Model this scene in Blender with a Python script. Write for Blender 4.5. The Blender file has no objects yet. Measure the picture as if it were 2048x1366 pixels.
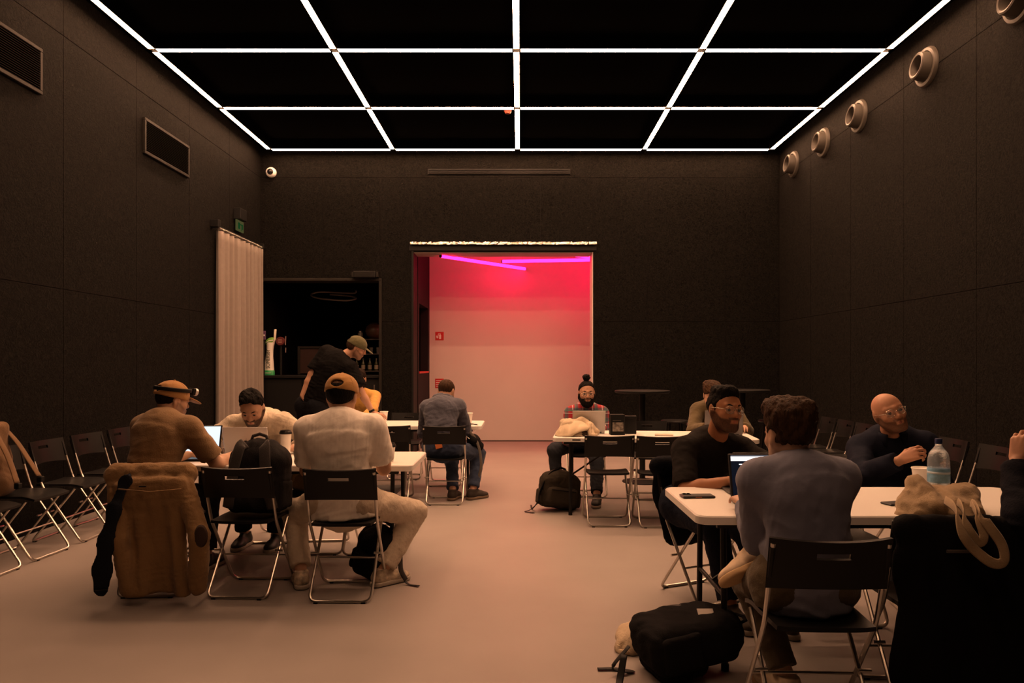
import bpy, math, random
import numpy as np
from mathutils import Vector, Matrix

scene = bpy.context.scene
COL = scene.collection
random.seed(7)
PI = math.pi

# ---------------------------------------------------------------- camera
F_PX, VX, VY, CAM_H = 1440.0, 1040.0, 729.0, 1.41      # focal length and vanishing point in pixels of 2048x1366
cam_data = bpy.data.cameras.new('camera')
cam_data.sensor_width = 36.0
cam_data.lens = F_PX / 2048.0 * 36.0
cam_data.shift_x = -(VX - 1024.0) / 2048.0
cam_data.shift_y = (VY - 683.0) / 2048.0
cam_data.clip_start = 0.05
cam = bpy.data.objects.new('camera', cam_data)
COL.objects.link(cam)
cam.location = (0, 0, CAM_H)
cam.rotation_euler = (PI / 2, 0, 0)
scene.camera = cam

def W(x, y, Y):
    """pixel + distance -> world point"""
    return np.array([(x - VX) * Y / F_PX, Y, CAM_H - (y - VY) * Y / F_PX])

# ---------------------------------------------------------------- world, exposure
world = bpy.data.worlds.new('world')
scene.world = world
world.use_nodes = True
world.node_tree.nodes['Background'].inputs[0].default_value = (0.02, 0.015, 0.012, 1)
world.node_tree.nodes['Background'].inputs[1].default_value = 0.3
scene.view_settings.view_transform = 'Standard'
scene.view_settings.look = 'None'
scene.view_settings.gamma = 1.0
scene.view_settings.exposure = 0.0
scene.view_settings.use_curve_mapping = False

LED_COL, LED_STR = (1.0, 0.515, 0.28), 66.0       # warm white ceiling profiles
PINK_COL, PINK_STR = (1.0, 0.003, 0.065), 32.0     # pink tubes in the passage

# ---------------------------------------------------------------- materials
def _lnk(nt, a, b): nt.links.new(a, b)

def mat(name, color, rough=0.6, metal=0.0, var=0.0, vscale=8.0, bump=0.0, bscale=60.0, stretch=(1, 1, 1),
        emit=None, estr=0.0, sss=0.0, spec=0.5, alpha=1.0, trans=0.0, ior=1.45, sheen=0.0):
    m = bpy.data.materials.new(name)
    m.use_nodes = True
    nt = m.node_tree
    b = nt.nodes['Principled BSDF']
    b.inputs['Base Color'].default_value = (*color, 1)
    b.inputs['Roughness'].default_value = rough
    b.inputs['Metallic'].default_value = metal
    b.inputs['Specular IOR Level'].default_value = spec
    b.inputs['IOR'].default_value = ior
    if sheen: b.inputs['Sheen Weight'].default_value = sheen
    if trans: b.inputs['Transmission Weight'].default_value = trans
    if alpha < 1: b.inputs['Alpha'].default_value = alpha
    if sss:
        b.inputs['Subsurface Weight'].default_value = sss
        b.inputs['Subsurface Radius'].default_value = (0.02, 0.008, 0.004)
        b.inputs['Subsurface Scale'].default_value = 0.5
    if emit:
        b.inputs['Emission Color'].default_value = (*emit, 1)
        b.inputs['Emission Strength'].default_value = estr
    if var or bump:
        tc = nt.nodes.new('ShaderNodeTexCoord')
        mp = nt.nodes.new('ShaderNodeMapping')
        mp.inputs['Scale'].default_value = stretch
        _lnk(nt, tc.outputs['Object'], mp.inputs['Vector'])
    if var:
        n = nt.nodes.new('ShaderNodeTexNoise')
        n.inputs['Scale'].default_value = vscale
        n.inputs['Detail'].default_value = 5
        _lnk(nt, mp.outputs[0], n.inputs['Vector'])
        r = nt.nodes.new('ShaderNodeMapRange')
        r.inputs[1].default_value, r.inputs[2].default_value = 0.3, 0.7
        r.inputs[3].default_value, r.inputs[4].default_value = 1 - var, 1 + var
        _lnk(nt, n.outputs['Fac'], r.inputs[0])
        mx = nt.nodes.new('ShaderNodeVectorMath'); mx.operation = 'SCALE'
        mx.inputs[0].default_value = color
        _lnk(nt, r.outputs[0], mx.inputs['Scale'])
        _lnk(nt, mx.outputs[0], b.inputs['Base Color'])
    if bump:
        n2 = nt.nodes.new('ShaderNodeTexNoise')
        n2.inputs['Scale'].default_value = bscale
        n2.inputs['Detail'].default_value = 4
        _lnk(nt, mp.outputs[0], n2.inputs['Vector'])
        bp = nt.nodes.new('ShaderNodeBump')
        bp.inputs['Strength'].default_value = bump
        bp.inputs['Distance'].default_value = 0.01
        _lnk(nt, n2.outputs['Fac'], bp.inputs['Height'])
        _lnk(nt, bp.outputs[0], b.inputs['Normal'])
    return m

def emis(name, color, strength):
    m = bpy.data.materials.new(name)
    m.use_nodes = True
    nt = m.node_tree
    nt.nodes.remove(nt.nodes['Principled BSDF'])
    e = nt.nodes.new('ShaderNodeEmission')
    e.inputs[0].default_value = (*color, 1)
    e.inputs[1].default_value = strength
    _lnk(nt, e.outputs[0], nt.nodes['Material Output'].inputs[0])
    return m

def wallboard():
    """black painted fibre board: strands, relief, a few pale specks"""
    m = mat('black_fibre_board', (0.03, 0.026, 0.022), rough=0.85, spec=0.12)
    nt = m.node_tree; b = nt.nodes['Principled BSDF']
    tc = nt.nodes.new('ShaderNodeTexCoord')
    n1 = nt.nodes.new('ShaderNodeTexNoise'); n1.inputs['Scale'].default_value = 22; n1.inputs['Detail'].default_value = 9
    n1.inputs['Roughness'].default_value = 0.75; n1.inputs['Distortion'].default_value = 2.2
    _lnk(nt, tc.outputs['Object'], n1.inputs['Vector'])
    cr = nt.nodes.new('ShaderNodeValToRGB')
    cr.color_ramp.elements[0].position = 0.40; cr.color_ramp.elements[0].color = (0.0006, 0.0006, 0.0006, 1)
    cr.color_ramp.elements[1].position = 0.66; cr.color_ramp.elements[1].color = (0.0155, 0.0136, 0.0114, 1)
    _lnk(nt, n1.outputs['Fac'], cr.inputs[0])
    vo = nt.nodes.new('ShaderNodeTexVoronoi'); vo.inputs['Scale'].default_value = 3.1
    _lnk(nt, tc.outputs['Object'], vo.inputs['Vector'])
    lt = nt.nodes.new('ShaderNodeMath'); lt.operation = 'LESS_THAN'; lt.inputs[1].default_value = 0.014
    _lnk(nt, vo.outputs['Distance'], lt.inputs[0])
    mx = nt.nodes.new('ShaderNodeMix'); mx.data_type = 'RGBA'
    _lnk(nt, lt.outputs[0], mx.inputs[0]); _lnk(nt, cr.outputs[0], mx.inputs[6])
    mx.inputs[7].default_value = (0.12, 0.11, 0.09, 1)
    _lnk(nt, mx.outputs[2], b.inputs['Base Color'])
    bp = nt.nodes.new('ShaderNodeBump'); bp.inputs['Strength'].default_value = 0.9; bp.inputs['Distance'].default_value = 0.02
    _lnk(nt, n1.outputs['Fac'], bp.inputs['Height']); _lnk(nt, bp.outputs[0], b.inputs['Normal'])
    return m

M = {}
M['board'] = wallboard()
M['floor'] = mat('floor_resin', (0.30, 0.265, 0.245), rough=0.5, var=0.07, vscale=1.3, bump=0.03, bscale=90, spec=0.35)
M['ceil'] = mat('ceiling_black', (0.0006, 0.0006, 0.0006), rough=0.95, spec=0.02)
M['black'] = mat('matt_black', (0.006, 0.006, 0.006), rough=0.6, spec=0.25)
M['pitch'] = mat('bar_dark', (0.0015, 0.0015, 0.0015), rough=0.85, spec=0.1)
M['led'] = emis('led_warm', LED_COL, LED_STR)
M['pink'] = emis('led_pink', PINK_COL, PINK_STR)
M['white_wall'] = mat('white_wall', (0.60, 0.56, 0.52), rough=0.8, var=0.035, vscale=1.1, bump=0.03, bscale=20)
M['mauve_wall'] = mat('mauve_wall', (0.010, 0.0065, 0.0085), rough=0.7, spec=0.2, var=0.1, vscale=2)
M['chrome'] = mat('chromed_tube', (0.62, 0.58, 0.53), rough=0.3, metal=1.0)
M['seat'] = mat('black_plastic', (0.006, 0.006, 0.006), rough=0.42, spec=0.3, bump=0.05, bscale=300)
M['table'] = mat('white_plastic', (0.80, 0.77, 0.72), rough=0.42, bump=0.04, bscale=180)
M['legdark'] = mat('grey_steel', (0.008, 0.008, 0.008), rough=0.45, spec=0.3)
M['bronze'] = mat('grille_metal', (0.017, 0.015, 0.013), rough=0.5, spec=0.2)
M['nozzle'] = mat('nozzle_metal', (0.06, 0.054, 0.046), rough=0.45, spec=0.3)
M['whiteplastic'] = mat('white_shell', (0.75, 0.74, 0.72), rough=0.4)
M['glassdark'] = mat('dark_glass', (0.01, 0.01, 0.012), rough=0.08, spec=0.7)
M['foil'] = mat('crinkled_foil', (0.90, 0.87, 0.80), rough=0.22, metal=1.0, bump=1.0, bscale=30)
M['red'] = mat('sign_red', (0.50, 0.012, 0.012), rough=0.5)
M['signwhite'] = mat('sign_white', (0.8, 0.78, 0.74), rough=0.5)
M['paper'] = mat('paper_cup', (0.80, 0.76, 0.70), rough=0.6)
M['lid'] = mat('cup_lid_black', (0.01, 0.01, 0.01), rough=0.35)
M['alu'] = mat('aluminium', (0.50, 0.48, 0.47), rough=0.42, metal=0.6)
M['keys'] = mat('keyboard_black', (0.012, 0.012, 0.014), rough=0.5)
M['screen_white'] = emis('screen_white', (0.80, 0.90, 1.0), 1.15)
M['screen_dark'] = emis('screen_dark', (0.010, 0.011, 0.02), 0.6)
M['screen_text'] = emis('screen_text', (0.25, 0.25, 0.3), 0.5)

# ---------------------------------------------------------------- mesh helpers
def link(o): COL.objects.link(o); return o

def mesh_np(name, verts, faces, mats, parent=None, smooth=True, mat_idx=None, origin=None):
    """verts (n,3) world; faces: array (m,4) or list of tuples"""
    verts = np.asarray(verts, dtype=np.float32)
    if origin is not None: verts = verts - np.asarray(origin, dtype=np.float32)
    me = bpy.data.meshes.new(name)
    if isinstance(faces, np.ndarray):
        k = faces.shape[1]; m = len(faces)
        me.vertices.add(len(verts)); me.vertices.foreach_set('co', verts.ravel())
        me.loops.add(m * k); me.loops.foreach_set('vertex_index', faces.astype(np.int32).ravel())
        me.polygons.add(m); me.polygons.foreach_set('loop_start', np.arange(0, m * k, k, dtype=np.int32))
        me.update(calc_edges=True)
    else:
        me.from_pydata([tuple(map(float, v)) for v in verts], [], faces)
    if not isinstance(mats, (list, tuple)): mats = [mats]
    for q in mats: me.materials.append(q)
    if mat_idx is not None: me.polygons.foreach_set('material_index', np.asarray(mat_idx, dtype=np.int32))
    me.polygons.foreach_set('use_smooth', [bool(smooth)] * len(me.polygons))
    me.update()
    o = link(bpy.data.objects.new(name, me))
    if parent is not None: o.parent = parent
    return o

def tag(o, label=None, cat=None, group=None, kind=None):
    if label: o['label'] = label
    if cat: o['category'] = cat
    if group: o['group'] = group
    if kind: o['kind'] = kind
    return o

def empty(name, loc, label=None, cat=None, group=None, rz=0.0):
    o = link(bpy.data.objects.new(name, None))
    o.empty_display_size = 0.1
    o.location = tuple(map(float, loc)); o.rotation_euler = (0, 0, rz)
    return tag(o, label, cat, group)

def copy_tree(o, parent=None):
    c = o.copy(); COL.objects.link(c)
    if parent is not None: c.parent = parent
    for ch in list(o.children): copy_tree(ch, c)
    return c

def rotz(a):
    c, s = math.cos(a), math.sin(a)
    return np.array([[c, -s, 0], [s, c, 0], [0, 0, 1.0]])

def unit(v):
    v = np.asarray(v, dtype=float); n = np.linalg.norm(v)
    return v / n if n > 1e-9 else v

def arr(*a): return np.array(a, dtype=float)

def fillet(pts, r, n=4):
    """round the corners of a polyline"""
    pts = [np.asarray(p, float) for p in pts]
    out = [pts[0]]
    for i in range(1, len(pts) - 1):
        p, a, b = pts[i], pts[i - 1], pts[i + 1]
        rr = min(r, 0.45 * np.linalg.norm(a - p), 0.45 * np.linalg.norm(b - p))
        s, e = p + unit(a - p) * rr, p + unit(b - p) * rr
        for k in range(n + 1):
            t = k / n
            out.append((1 - t) ** 2 * s + 2 * t * (1 - t) * p + t * t * e)
    out.append(pts[-1])
    return out

def spline(pts, n=6):
    """Catmull-Rom through points"""
    P = [np.asarray(p, float) for p in pts]
    P = [2 * P[0] - P[1]] + P + [2 * P[-1] - P[-2]]
    out = []
    for i in range(1, len(P) - 2):
        p0, p1, p2, p3 = P[i - 1:i + 3]
        for k in range(n):
            t = k / n
            out.append(0.5 * ((2 * p1) + (-p0 + p2) * t + (2 * p0 - 5 * p1 + 4 * p2 - p3) * t * t + (-p0 + 3 * p1 - 3 * p2 + p3) * t ** 3))
    out.append(P[-2])
    return out

class MB:
    def __init__(s): s.v, s.f, s.mi = [], [], []
    def add(s, vs, fs, mi=0):
        k = len(s.v); s.v += [np.asarray(p, float) for p in vs]
        s.f += [tuple(i + k for i in f) for f in fs]; s.mi += [mi] * len(fs)
        return s
    def box(s, c, h, R=None, bev=0.0, mi=0):
        """box centre c, half size h, small chamfer on all edges"""
        c = np.asarray(c, float); hx, hy, hz = h
        R = np.eye(3) if R is None else R
        if bev <= 0:
            vs = [(x * hx, y * hy, z * hz) for x in (-1, 1) for y in (-1, 1) for z in (-1, 1)]
            fs = [(0, 1, 3, 2), (4, 6, 7, 5), (0, 4, 5, 1), (2, 3, 7, 6), (0, 2, 6, 4), (1, 5, 7, 3)]
        else:
            b = min(bev, hx, hy, hz)
            vs = []
            for x in (-1, 1):
                for y in (-1, 1):
                    for z in (-1, 1):
                        vs += [(x * hx, y * (hy - b), z * (hz - b)), (x * (hx - b), y * hy, z * (hz - b)), (x * (hx - b), y * (hy - b), z * hz)]
            id = lambda x, y, z, k: ((x * 2 + y) * 2 + z) * 3 + k
            fs = []
            for k in range(3):
                for sgn in (0, 1):
                    o = [(0, 0), (0, 1), (1, 1), (1, 0)]
                    q = []
                    for a, bb in o:
                        t = [a, bb]; t.insert(k, sgn); q.append(id(*t, k))
                    flip = (sgn == 1) if k != 1 else (sgn == 0)
                    fs.append(tuple(q[::-1] if flip else q))
            for k in range(3):
                i, j = [a for a in range(3) if a != k]
                for a in (0, 1):
                    for bb in (0, 1):
                        e = []
                        for w in (0, 1):
                            t = [0, 0, 0]; t[k] = w; t[i] = a; t[j] = bb
                            e.append((id(*t, i), id(*t, j)))
                        fs.append((e[0][0], e[0][1], e[1][1], e[1][0]))
            for x in (0, 1):
                for y in (0, 1):
                    for z in (0, 1): fs.append((id(x, y, z, 0), id(x, y, z, 1), id(x, y, z, 2)))
        return s.add([c + R @ np.array(v) for v in vs], fs, mi)
    def span(s, a, b, bev=0.0, mi=0):
        a, b = np.asarray(a, float), np.asarray(b, float)
        return s.box((a + b) / 2, np.abs(b - a) / 2, None, bev, mi)
    def tube(s, pts, r, n=8, cap=True, flat=None, mi=0, up=None):
        """sweep a circle (or an ellipse: flat=(rw, rt)) along a polyline"""
        P = [np.asarray(p, float) for p in pts]; m = len(P)
        T = [unit(P[min(i + 1, m - 1)] - P[max(i - 1, 0)]) for i in range(m)]
        ref = np.asarray(up, float) if up is not None else (np.array([0, 0, 1.0]) if abs(T[0][2]) < 0.9 else np.array([0, 1.0, 0]))
        vs, fs = [], []
        u = unit(np.cross(T[0], ref))
        for i in range(m):
            if up is not None: u = unit(np.cross(T[i], ref))
            else: u = unit(u - T[i] * np.dot(u, T[i]))
            w = np.cross(T[i], u)
            rr = r[i] if isinstance(r, (list, tuple, np.ndarray)) else r
            ra, rb = (rr * flat[0], rr * flat[1]) if flat else (rr, rr)
            for k in range(n):
                a = 2 * PI * k / n
                vs.append(P[i] + u * ra * math.cos(a) + w * rb * math.sin(a))
        for i in range(m - 1):
            for k in range(n):
                a, b = i * n + k, i * n + (k + 1) % n
                fs.append((a, b, b + n, a + n))
        if cap:
            fs.append(tuple(range(n))[::-1]); fs.append(tuple((m - 1) * n + k for k in range(n)))
        return s.add(vs, fs, mi)
    def lathe(s, prof, c=(0, 0, 0), R=None, n=24, mi=0):
        """profile [(r, z)...] round the local z axis"""
        R = np.eye(3) if R is None else R
        vs, fs = [], []
        for r, z in prof:
            for k in range(n):
                a = 2 * PI * k / n
                vs.append(np.asarray(c, float) + R @ np.array([r * math.cos(a), r * math.sin(a), z]))
        for i in range(len(prof) - 1):
            for k in range(n):
                a, b = i * n + k, i * n + (k + 1) % n
                fs.append((a, b, b + n, a + n))
        if prof[0][0] > 1e-6: fs.append(tuple(range(n))[::-1])
        if prof[-1][0] > 1e-6: fs.append(tuple((len(prof) - 1) * n + k for k in range(n)))
        return s.add(vs, fs, mi)
    def prism(s, poly, a, b, mi=0):
        """poly: list of 3D offsets, extruded from a to b (vectors)"""
        n = len(poly); a, b = np.asarray(a, float), np.asarray(b, float)
        vs = [np.asarray(p, float) + a for p in poly] + [np.asarray(p, float) + b for p in poly]
        fs = [tuple(range(n))[::-1], tuple(range(n, 2 * n))] + [(k, (k + 1) % n, (k + 1) % n + n, k + n) for k in range(n)]
        return s.add(vs, fs, mi)
    def shell(s, P, t, keep=None, mi=0):
        """grid of points P[i][j] thickened by t along its normals; keep(i,j) False leaves a hole"""
        P = np.asarray(P, float); ni, nj = P.shape[:2]
        du = np.gradient(P, axis=0); dv = np.gradient(P, axis=1)
        N = np.cross(du, dv); N /= np.maximum(np.linalg.norm(N, axis=2, keepdims=True), 1e-9)
        A, B = P + N * t / 2, P - N * t / 2
        vs = list(A.reshape(-1, 3)) + list(B.reshape(-1, 3)); off = ni * nj
        fs, edges = [], {}
        for i in range(ni - 1):
            for j in range(nj - 1):
                if keep and not keep(i, j): continue
                q = (i * nj + j, (i + 1) * nj + j, (i + 1) * nj + j + 1, i * nj + j + 1)
                fs.append(q); fs.append(tuple(x + off for x in q[::-1]))
                for k in range(4):
                    e = (q[k], q[(k + 1) % 4])
                    if (e[1], e[0]) in edges: del edges[(e[1], e[0])]
                    else: edges[e] = 1
        for a, b in edges: fs.append((b, a, a + off, b + off))
        return s.add(vs, fs, mi)
    def build(s, name, mats, parent=None, smooth=False, origin=None):
        o = mesh_np(name, np.array(s.v), s.f, mats, parent, smooth, s.mi if isinstance(mats, (list, tuple)) else None, origin)
        if smooth == 'auto': o.data.set_sharp_from_angle(angle=0.7)
        return o

def solid(name, mb, m, label=None, cat=None, group=None, smooth=False, kind=None):
    """a one-mesh thing with its origin at the middle of its base"""
    V = np.array(mb.v); o0 = np.array([(V[:, 0].min() + V[:, 0].max()) / 2, (V[:, 1].min() + V[:, 1].max()) / 2, V[:, 2].min()])
    o = mb.build(name, m, None, smooth, o0)
    o.location = tuple(o0)
    return tag(o, label, cat, group, kind)

# ---------------------------------------------------------------- implicit surfaces (bodies, cloth, bags)
class SDF:
    def __init__(s, voxel=0.008): s.h = voxel; s.ops = []
    def _put(s, f, lo, hi, k, mode): s.ops.append((f, np.asarray(lo, float), np.asarray(hi, float), k, mode)); return s
    def cap(s, a, b, ra, rb=None, k=0.02, flat=None, mode='add', cuts=()):
        """tapered capsule; flat=(direction, factor) squashes it; cuts=[(point, normal)] trims it flat"""
        a, b = np.asarray(a, float), np.asarray(b, float); rb = ra if rb is None else rb
        ba = b - a; L2 = max(float(ba @ ba), 1e-9)
        if flat is not None: fn, fs = unit(flat[0]), flat[1]
        def f(X, Y, Z):
            px, py, pz = X - a[0], Y - a[1], Z - a[2]
            t = np.clip((px * ba[0] + py * ba[1] + pz * ba[2]) / L2, 0, 1)
            vx, vy, vz = px - t * ba[0], py - t * ba[1], pz - t * ba[2]
            q = vx * vx + vy * vy + vz * vz
            if flat is not None:
                vn = vx * fn[0] + vy * fn[1] + vz * fn[2]
                q = q + vn * vn * (1 / fs ** 2 - 1)
            d = np.sqrt(q) - (ra + (rb - ra) * t)
            if flat is not None: d = d * min(1.0, fs * 1.3)
            for p, n in cuts:
                d = np.maximum(d, (X - p[0]) * n[0] + (Y - p[1]) * n[1] + (Z - p[2]) * n[2])
            return d
        r = max(ra, rb)
        return s._put(f, np.minimum(a - r, b - r), np.maximum(a + r, b + r), k, mode)
    def ell(s, c, r, R=None, k=0.02, mode='add', cuts=()):
        c = np.asarray(c, float); R = np.eye(3) if R is None else np.asarray(R); r = np.asarray(r, float)
        def f(X, Y, Z):
            px, py, pz = X - c[0], Y - c[1], Z - c[2]
            q = [(px * R[0, i] + py * R[1, i] + pz * R[2, i]) / r[i] for i in range(3)]
            k0 = np.sqrt(q[0] ** 2 + q[1] ** 2 + q[2] ** 2)
            k1 = np.sqrt((q[0] / r[0]) ** 2 + (q[1] / r[1]) ** 2 + (q[2] / r[2]) ** 2)
            d = k0 * (k0 - 1) / np.maximum(k1, 1e-6)
            for p, n in cuts:
                d = np.maximum(d, (X - p[0]) * n[0] + (Y - p[1]) * n[1] + (Z - p[2]) * n[2])
            return d
        e = np.sqrt(((R * r) ** 2).sum(axis=1))
        return s._put(f, c - e, c + e, k, mode)
    def box(s, c, h, R=None, rad=0.01, k=0.01, mode='add'):
        c = np.asarray(c, float); R = np.eye(3) if R is None else np.asarray(R); h = np.asarray(h, float)
        def f(X, Y, Z):
            px, py, pz = X - c[0], Y - c[1], Z - c[2]
            q = [np.abs(px * R[0, i] + py * R[1, i] + pz * R[2, i]) - (h[i] - rad) for i in range(3)]
            o = np.sqrt(np.maximum(q[0], 0) ** 2 + np.maximum(q[1], 0) ** 2 + np.maximum(q[2], 0) ** 2)
            return o + np.minimum(np.maximum(q[0], np.maximum(q[1], q[2])), 0) - rad
        e = (np.abs(R) * h).sum(axis=1)
        return s._put(f, c - e, c + e, k, mode)
    def cut(s, p, n):
        """keep only the side where (x-p).n < 0"""
        p, n = np.asarray(p, float), unit(n)
        f = lambda X, Y, Z: (X - p[0]) * n[0] + (Y - p[1]) * n[1] + (Z - p[2]) * n[2]
        return s._put(f, [-1e9] * 3, [1e9] * 3, 0.0, 'cut')
    def extract(s):
        h = s.h
        adds = [o for o in s.ops if o[4] == 'add']
        lo = np.min([o[1] for o in adds], axis=0) - 3 * h
        hi = np.max([o[2] for o in adds], axis=0) + 3 * h
        n = np.ceil((hi - lo) / h).astype(int) + 1
        ax = [(lo[i] + h * np.arange(n[i])).astype(np.float32) for i in range(3)]
        D = np.full(tuple(n), 9.0, dtype=np.float32)
        for f, l, u, k, mode in s.ops:
            pad = k + 2.5 * h
            i0 = np.clip(np.floor((np.maximum(l, lo - 1) - pad - lo) / h).astype(int), 0, n - 1)
            i1 = np.clip(np.ceil((np.minimum(u, hi + 1) + pad - lo) / h).astype(int) + 1, 1, n)
            if np.any(i1 <= i0): continue
            sl = tuple(slice(a, b) for a, b in zip(i0, i1))
            d = f(ax[0][sl[0]][:, None, None], ax[1][sl[1]][None, :, None], ax[2][sl[2]][None, None, :]).astype(np.float32)
            A = D[sl]
            if mode == 'add':
                R_ = np.minimum(A, d)
                if k > 0: R_ -= np.maximum(k - np.abs(A - d), 0) ** 2 / (4 * k)
            elif mode == 'sub':
                d = -d; R_ = np.maximum(A, d)
                if k > 0: R_ += np.maximum(k - np.abs(A - d), 0) ** 2 / (4 * k)
            else: R_ = np.maximum(A, d)
            D[sl] = R_
        return surface_nets(D, lo, h)

def surface_nets(D, lo, h):
    S = D < 0
    c = np.zeros(tuple(np.array(D.shape) - 1), dtype=np.uint8)
    for i in (0, 1):
        for j in (0, 1):
            for k in (0, 1):
                c += S[i:S.shape[0] - 1 + i, j:S.shape[1] - 1 + j, k:S.shape[2] - 1 + k]
    act = (c > 0) & (c < 8)
    I = np.argwhere(act)
    if len(I) == 0: return np.zeros((0, 3)), np.zeros((0, 4), int)
    idx = np.full(c.shape, -1, dtype=np.int32)
    idx[act] = np.arange(len(I), dtype=np.int32)
    co = np.array([(i, j, k) for i in (0, 1) for j in (0, 1) for k in (0, 1)])
    V = np.stack([D[I[:, 0] + o[0], I[:, 1] + o[1], I[:, 2] + o[2]] for o in co], axis=1)
    acc = np.zeros((len(I), 3)); cnt = np.zeros(len(I))
    for a in range(8):
        for b in range(a + 1, 8):
            if np.abs(co[a] - co[b]).sum() != 1: continue
            m = (V[:, a] < 0) != (V[:, b] < 0)
            t = V[m, a] / (V[m, a] - V[m, b])
            acc[m] += co[a] + t[:, None] * (co[b] - co[a]); cnt[m] += 1
    P = lo + h * (I + acc / cnt[:, None])
    Q = []
    for ax_ in range(3):
        u, v = (ax_ + 1) % 3, (ax_ + 2) % 3
        s0 = [slice(None)] * 3; s1 = [slice(None)] * 3
        s0[ax_] = slice(0, -1); s1[ax_] = slice(1, None)
        ch = S[tuple(s0)] != S[tuple(s1)]
        E = np.argwhere(ch)
        E = E[(E[:, u] > 0) & (E[:, v] > 0) & (E[:, u] < c.shape[u]) & (E[:, v] < c.shape[v])]
        ins = S[tuple(E.T)]
        def cell(du, dv):
            e = E.copy(); e[:, u] += du; e[:, v] += dv
            return idx[tuple(e.T)]
        q = np.stack([cell(-1, -1), cell(0, -1), cell(0, 0), cell(-1, 0)], axis=1)
        q[~ins] = q[~ins][:, ::-1]
        Q.append(q)
    return P, np.concatenate(Q)

def scat(i, v, n):
    return np.stack([np.bincount(i, weights=v[:, c], minlength=n) for c in range(3)], axis=1)

def vnormals(P, Q):
    N = np.zeros_like(P)
    fn = np.cross(P[Q[:, 2]] - P[Q[:, 0]], P[Q[:, 3]] - P[Q[:, 1]])
    for k in range(4): N += scat(Q[:, k], fn, len(P))
    return N / np.maximum(np.linalg.norm(N, axis=1, keepdims=True), 1e-12)

def wavy(P, scale, seed):
    """cheap folded noise in -1..1"""
    r = np.random.RandomState(seed)
    out = np.zeros(len(P)); q = P * scale
    for o in range(3):
        A = r.normal(size=(3, 3)); ph = r.uniform(0, 6.28, 3)
        w = q + 0.8 * np.sin(q @ r.normal(size=(3, 3)) * 0.6 + ph)
        out += np.sin(w @ A[0] + ph[0]) * np.sin(w @ A[1] * 0.8 + ph[1]) / (1.6 ** o)
        q = q * 1.9
    return out / 1.6

def crease(P, scale, seed): return 1 - 2 * np.abs(np.clip(wavy(P, scale, seed) * 1.3, -1, 1))

def sdf_obj(name, sdf, m, parent=None, origin=None, disp=None, smooth=1):
    if not isinstance(sdf, list): sdf = [sdf]
    Ps, Qs, off = [], [], 0
    for s in sdf:
        P, Q = s.extract() if isinstance(s, SDF) else s
        for _ in range(smooth):
            acc = np.zeros_like(P); cnt = np.zeros(len(P))
            for k in range(4):
                a, b = Q[:, k], Q[:, (k + 1) % 4]
                acc += scat(a, P[b], len(P)) + scat(b, P[a], len(P))
                cnt += np.bincount(a, minlength=len(P)) + np.bincount(b, minlength=len(P))
            P = 0.5 * P + 0.5 * acc / np.maximum(cnt, 1)[:, None]
        if disp is not None and len(P):
            P = P + vnormals(P, Q) * disp(P)[:, None]
        Ps.append(P); Qs.append(Q + off); off += len(P)
    return mesh_np(name, np.concatenate(Ps), np.concatenate(Qs), m, parent, True, None, origin)
# ================================================================ THE ROOM
XW, YB, ZC = 4.07, 11.3, 4.83       # side walls, back wall, ceiling
YF = -3.6                            # wall behind the camera
YP, XP = 13.2, -1.66                 # white wall and left wall of the passage
DX0, DX1, DZ = -1.69, 1.15, 3.18     # doorway
BX1, BZ, BC = -2.2, 2.75, 1.24       # bar hatch: right edge, top, counter height

def struct(name, mb, m, smooth=False): return tag(mb.build(name, m, None, smooth), kind='structure')

fl = struct('floor', MB().span((-XW - .1, YF - .1, -.12), (XW + .1, 14.2, 0)), M['floor'])
struct('ceiling', MB().span((-XW - .1, YF - .1, ZC), (XW + .1, YB + .1, ZC + .1)), M['ceil'])

def panels(wall, rects, mk):
    for r in rects: mk(*r).build('panel', M['board'], wall)
G = 0.0012
wl = struct('wall_left', MB().span((-XW - .12, YF, 0), (-XW - .018, YB, ZC)), M['black'])
wr = struct('wall_right', MB().span((XW + .018, YF, 0), (XW + .12, YB, ZC)), M['black'])
ys = [YF] + [YB - 1.22 * k for k in range(12, -1, -1) if YB - 1.22 * k > YF + .2]
zs = [0, 2.08, 4.34, ZC]
for i in range(len(ys) - 1):
    for j in range(3):
        for wall, sx in ((wl, -1), (wr, 1)):
            MB().span((sx * (XW + .02), ys[i] + G, zs[j] + G), (sx * XW, ys[i + 1] - G, zs[j + 1] - G), .003).build('panel', M['board'], wall)
struct('wall_front', MB().span((-XW, YF - .1, 0), (XW, YF, ZC)), M['board'])
# back wall with the bar hatch and the doorway
wb = MB()
y0, y1 = YB + .018, YB + .43
wb.span((-XW - .1, y0, BZ), (BX1, y1, ZC)); wb.span((BX1, y0, 0), (DX0, y1, ZC))
wb.span((DX0, y0, DZ), (DX1, y1, ZC)); wb.span((DX1, y0, 0), (XW + .1, y1, ZC))
wb = struct('wall_back', wb, M['black'])
rect = [(-XW, -3.1, BZ, 4.34), (-3.1, BX1, BZ, 4.34), (BX1, DX0, 0, 2.08), (BX1, DX0, 2.08, 4.34),
        (DX0, -.9, DZ, 4.34), (-.9, .32, DZ, 4.34), (.32, DX1, DZ, 4.34)]
for a, b in ((DX1, 2.0), (2.0, 3.22), (3.22, XW)): rect += [(a, b, 0, 2.08), (a, b, 2.08, 4.34)]
for a, b in ((-XW, -2.85), (-2.85, -1.63), (-1.63, -.41), (-.41, .81), (.81, 2.03), (2.03, 3.25), (3.25, XW)): rect.append((a, b, 4.34, ZC))
for a, b, c, d in rect: MB().span((a + G, YB, c + G), (b - G, YB + .02, d - G), .003).build('panel', M['board'], wb)
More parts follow.
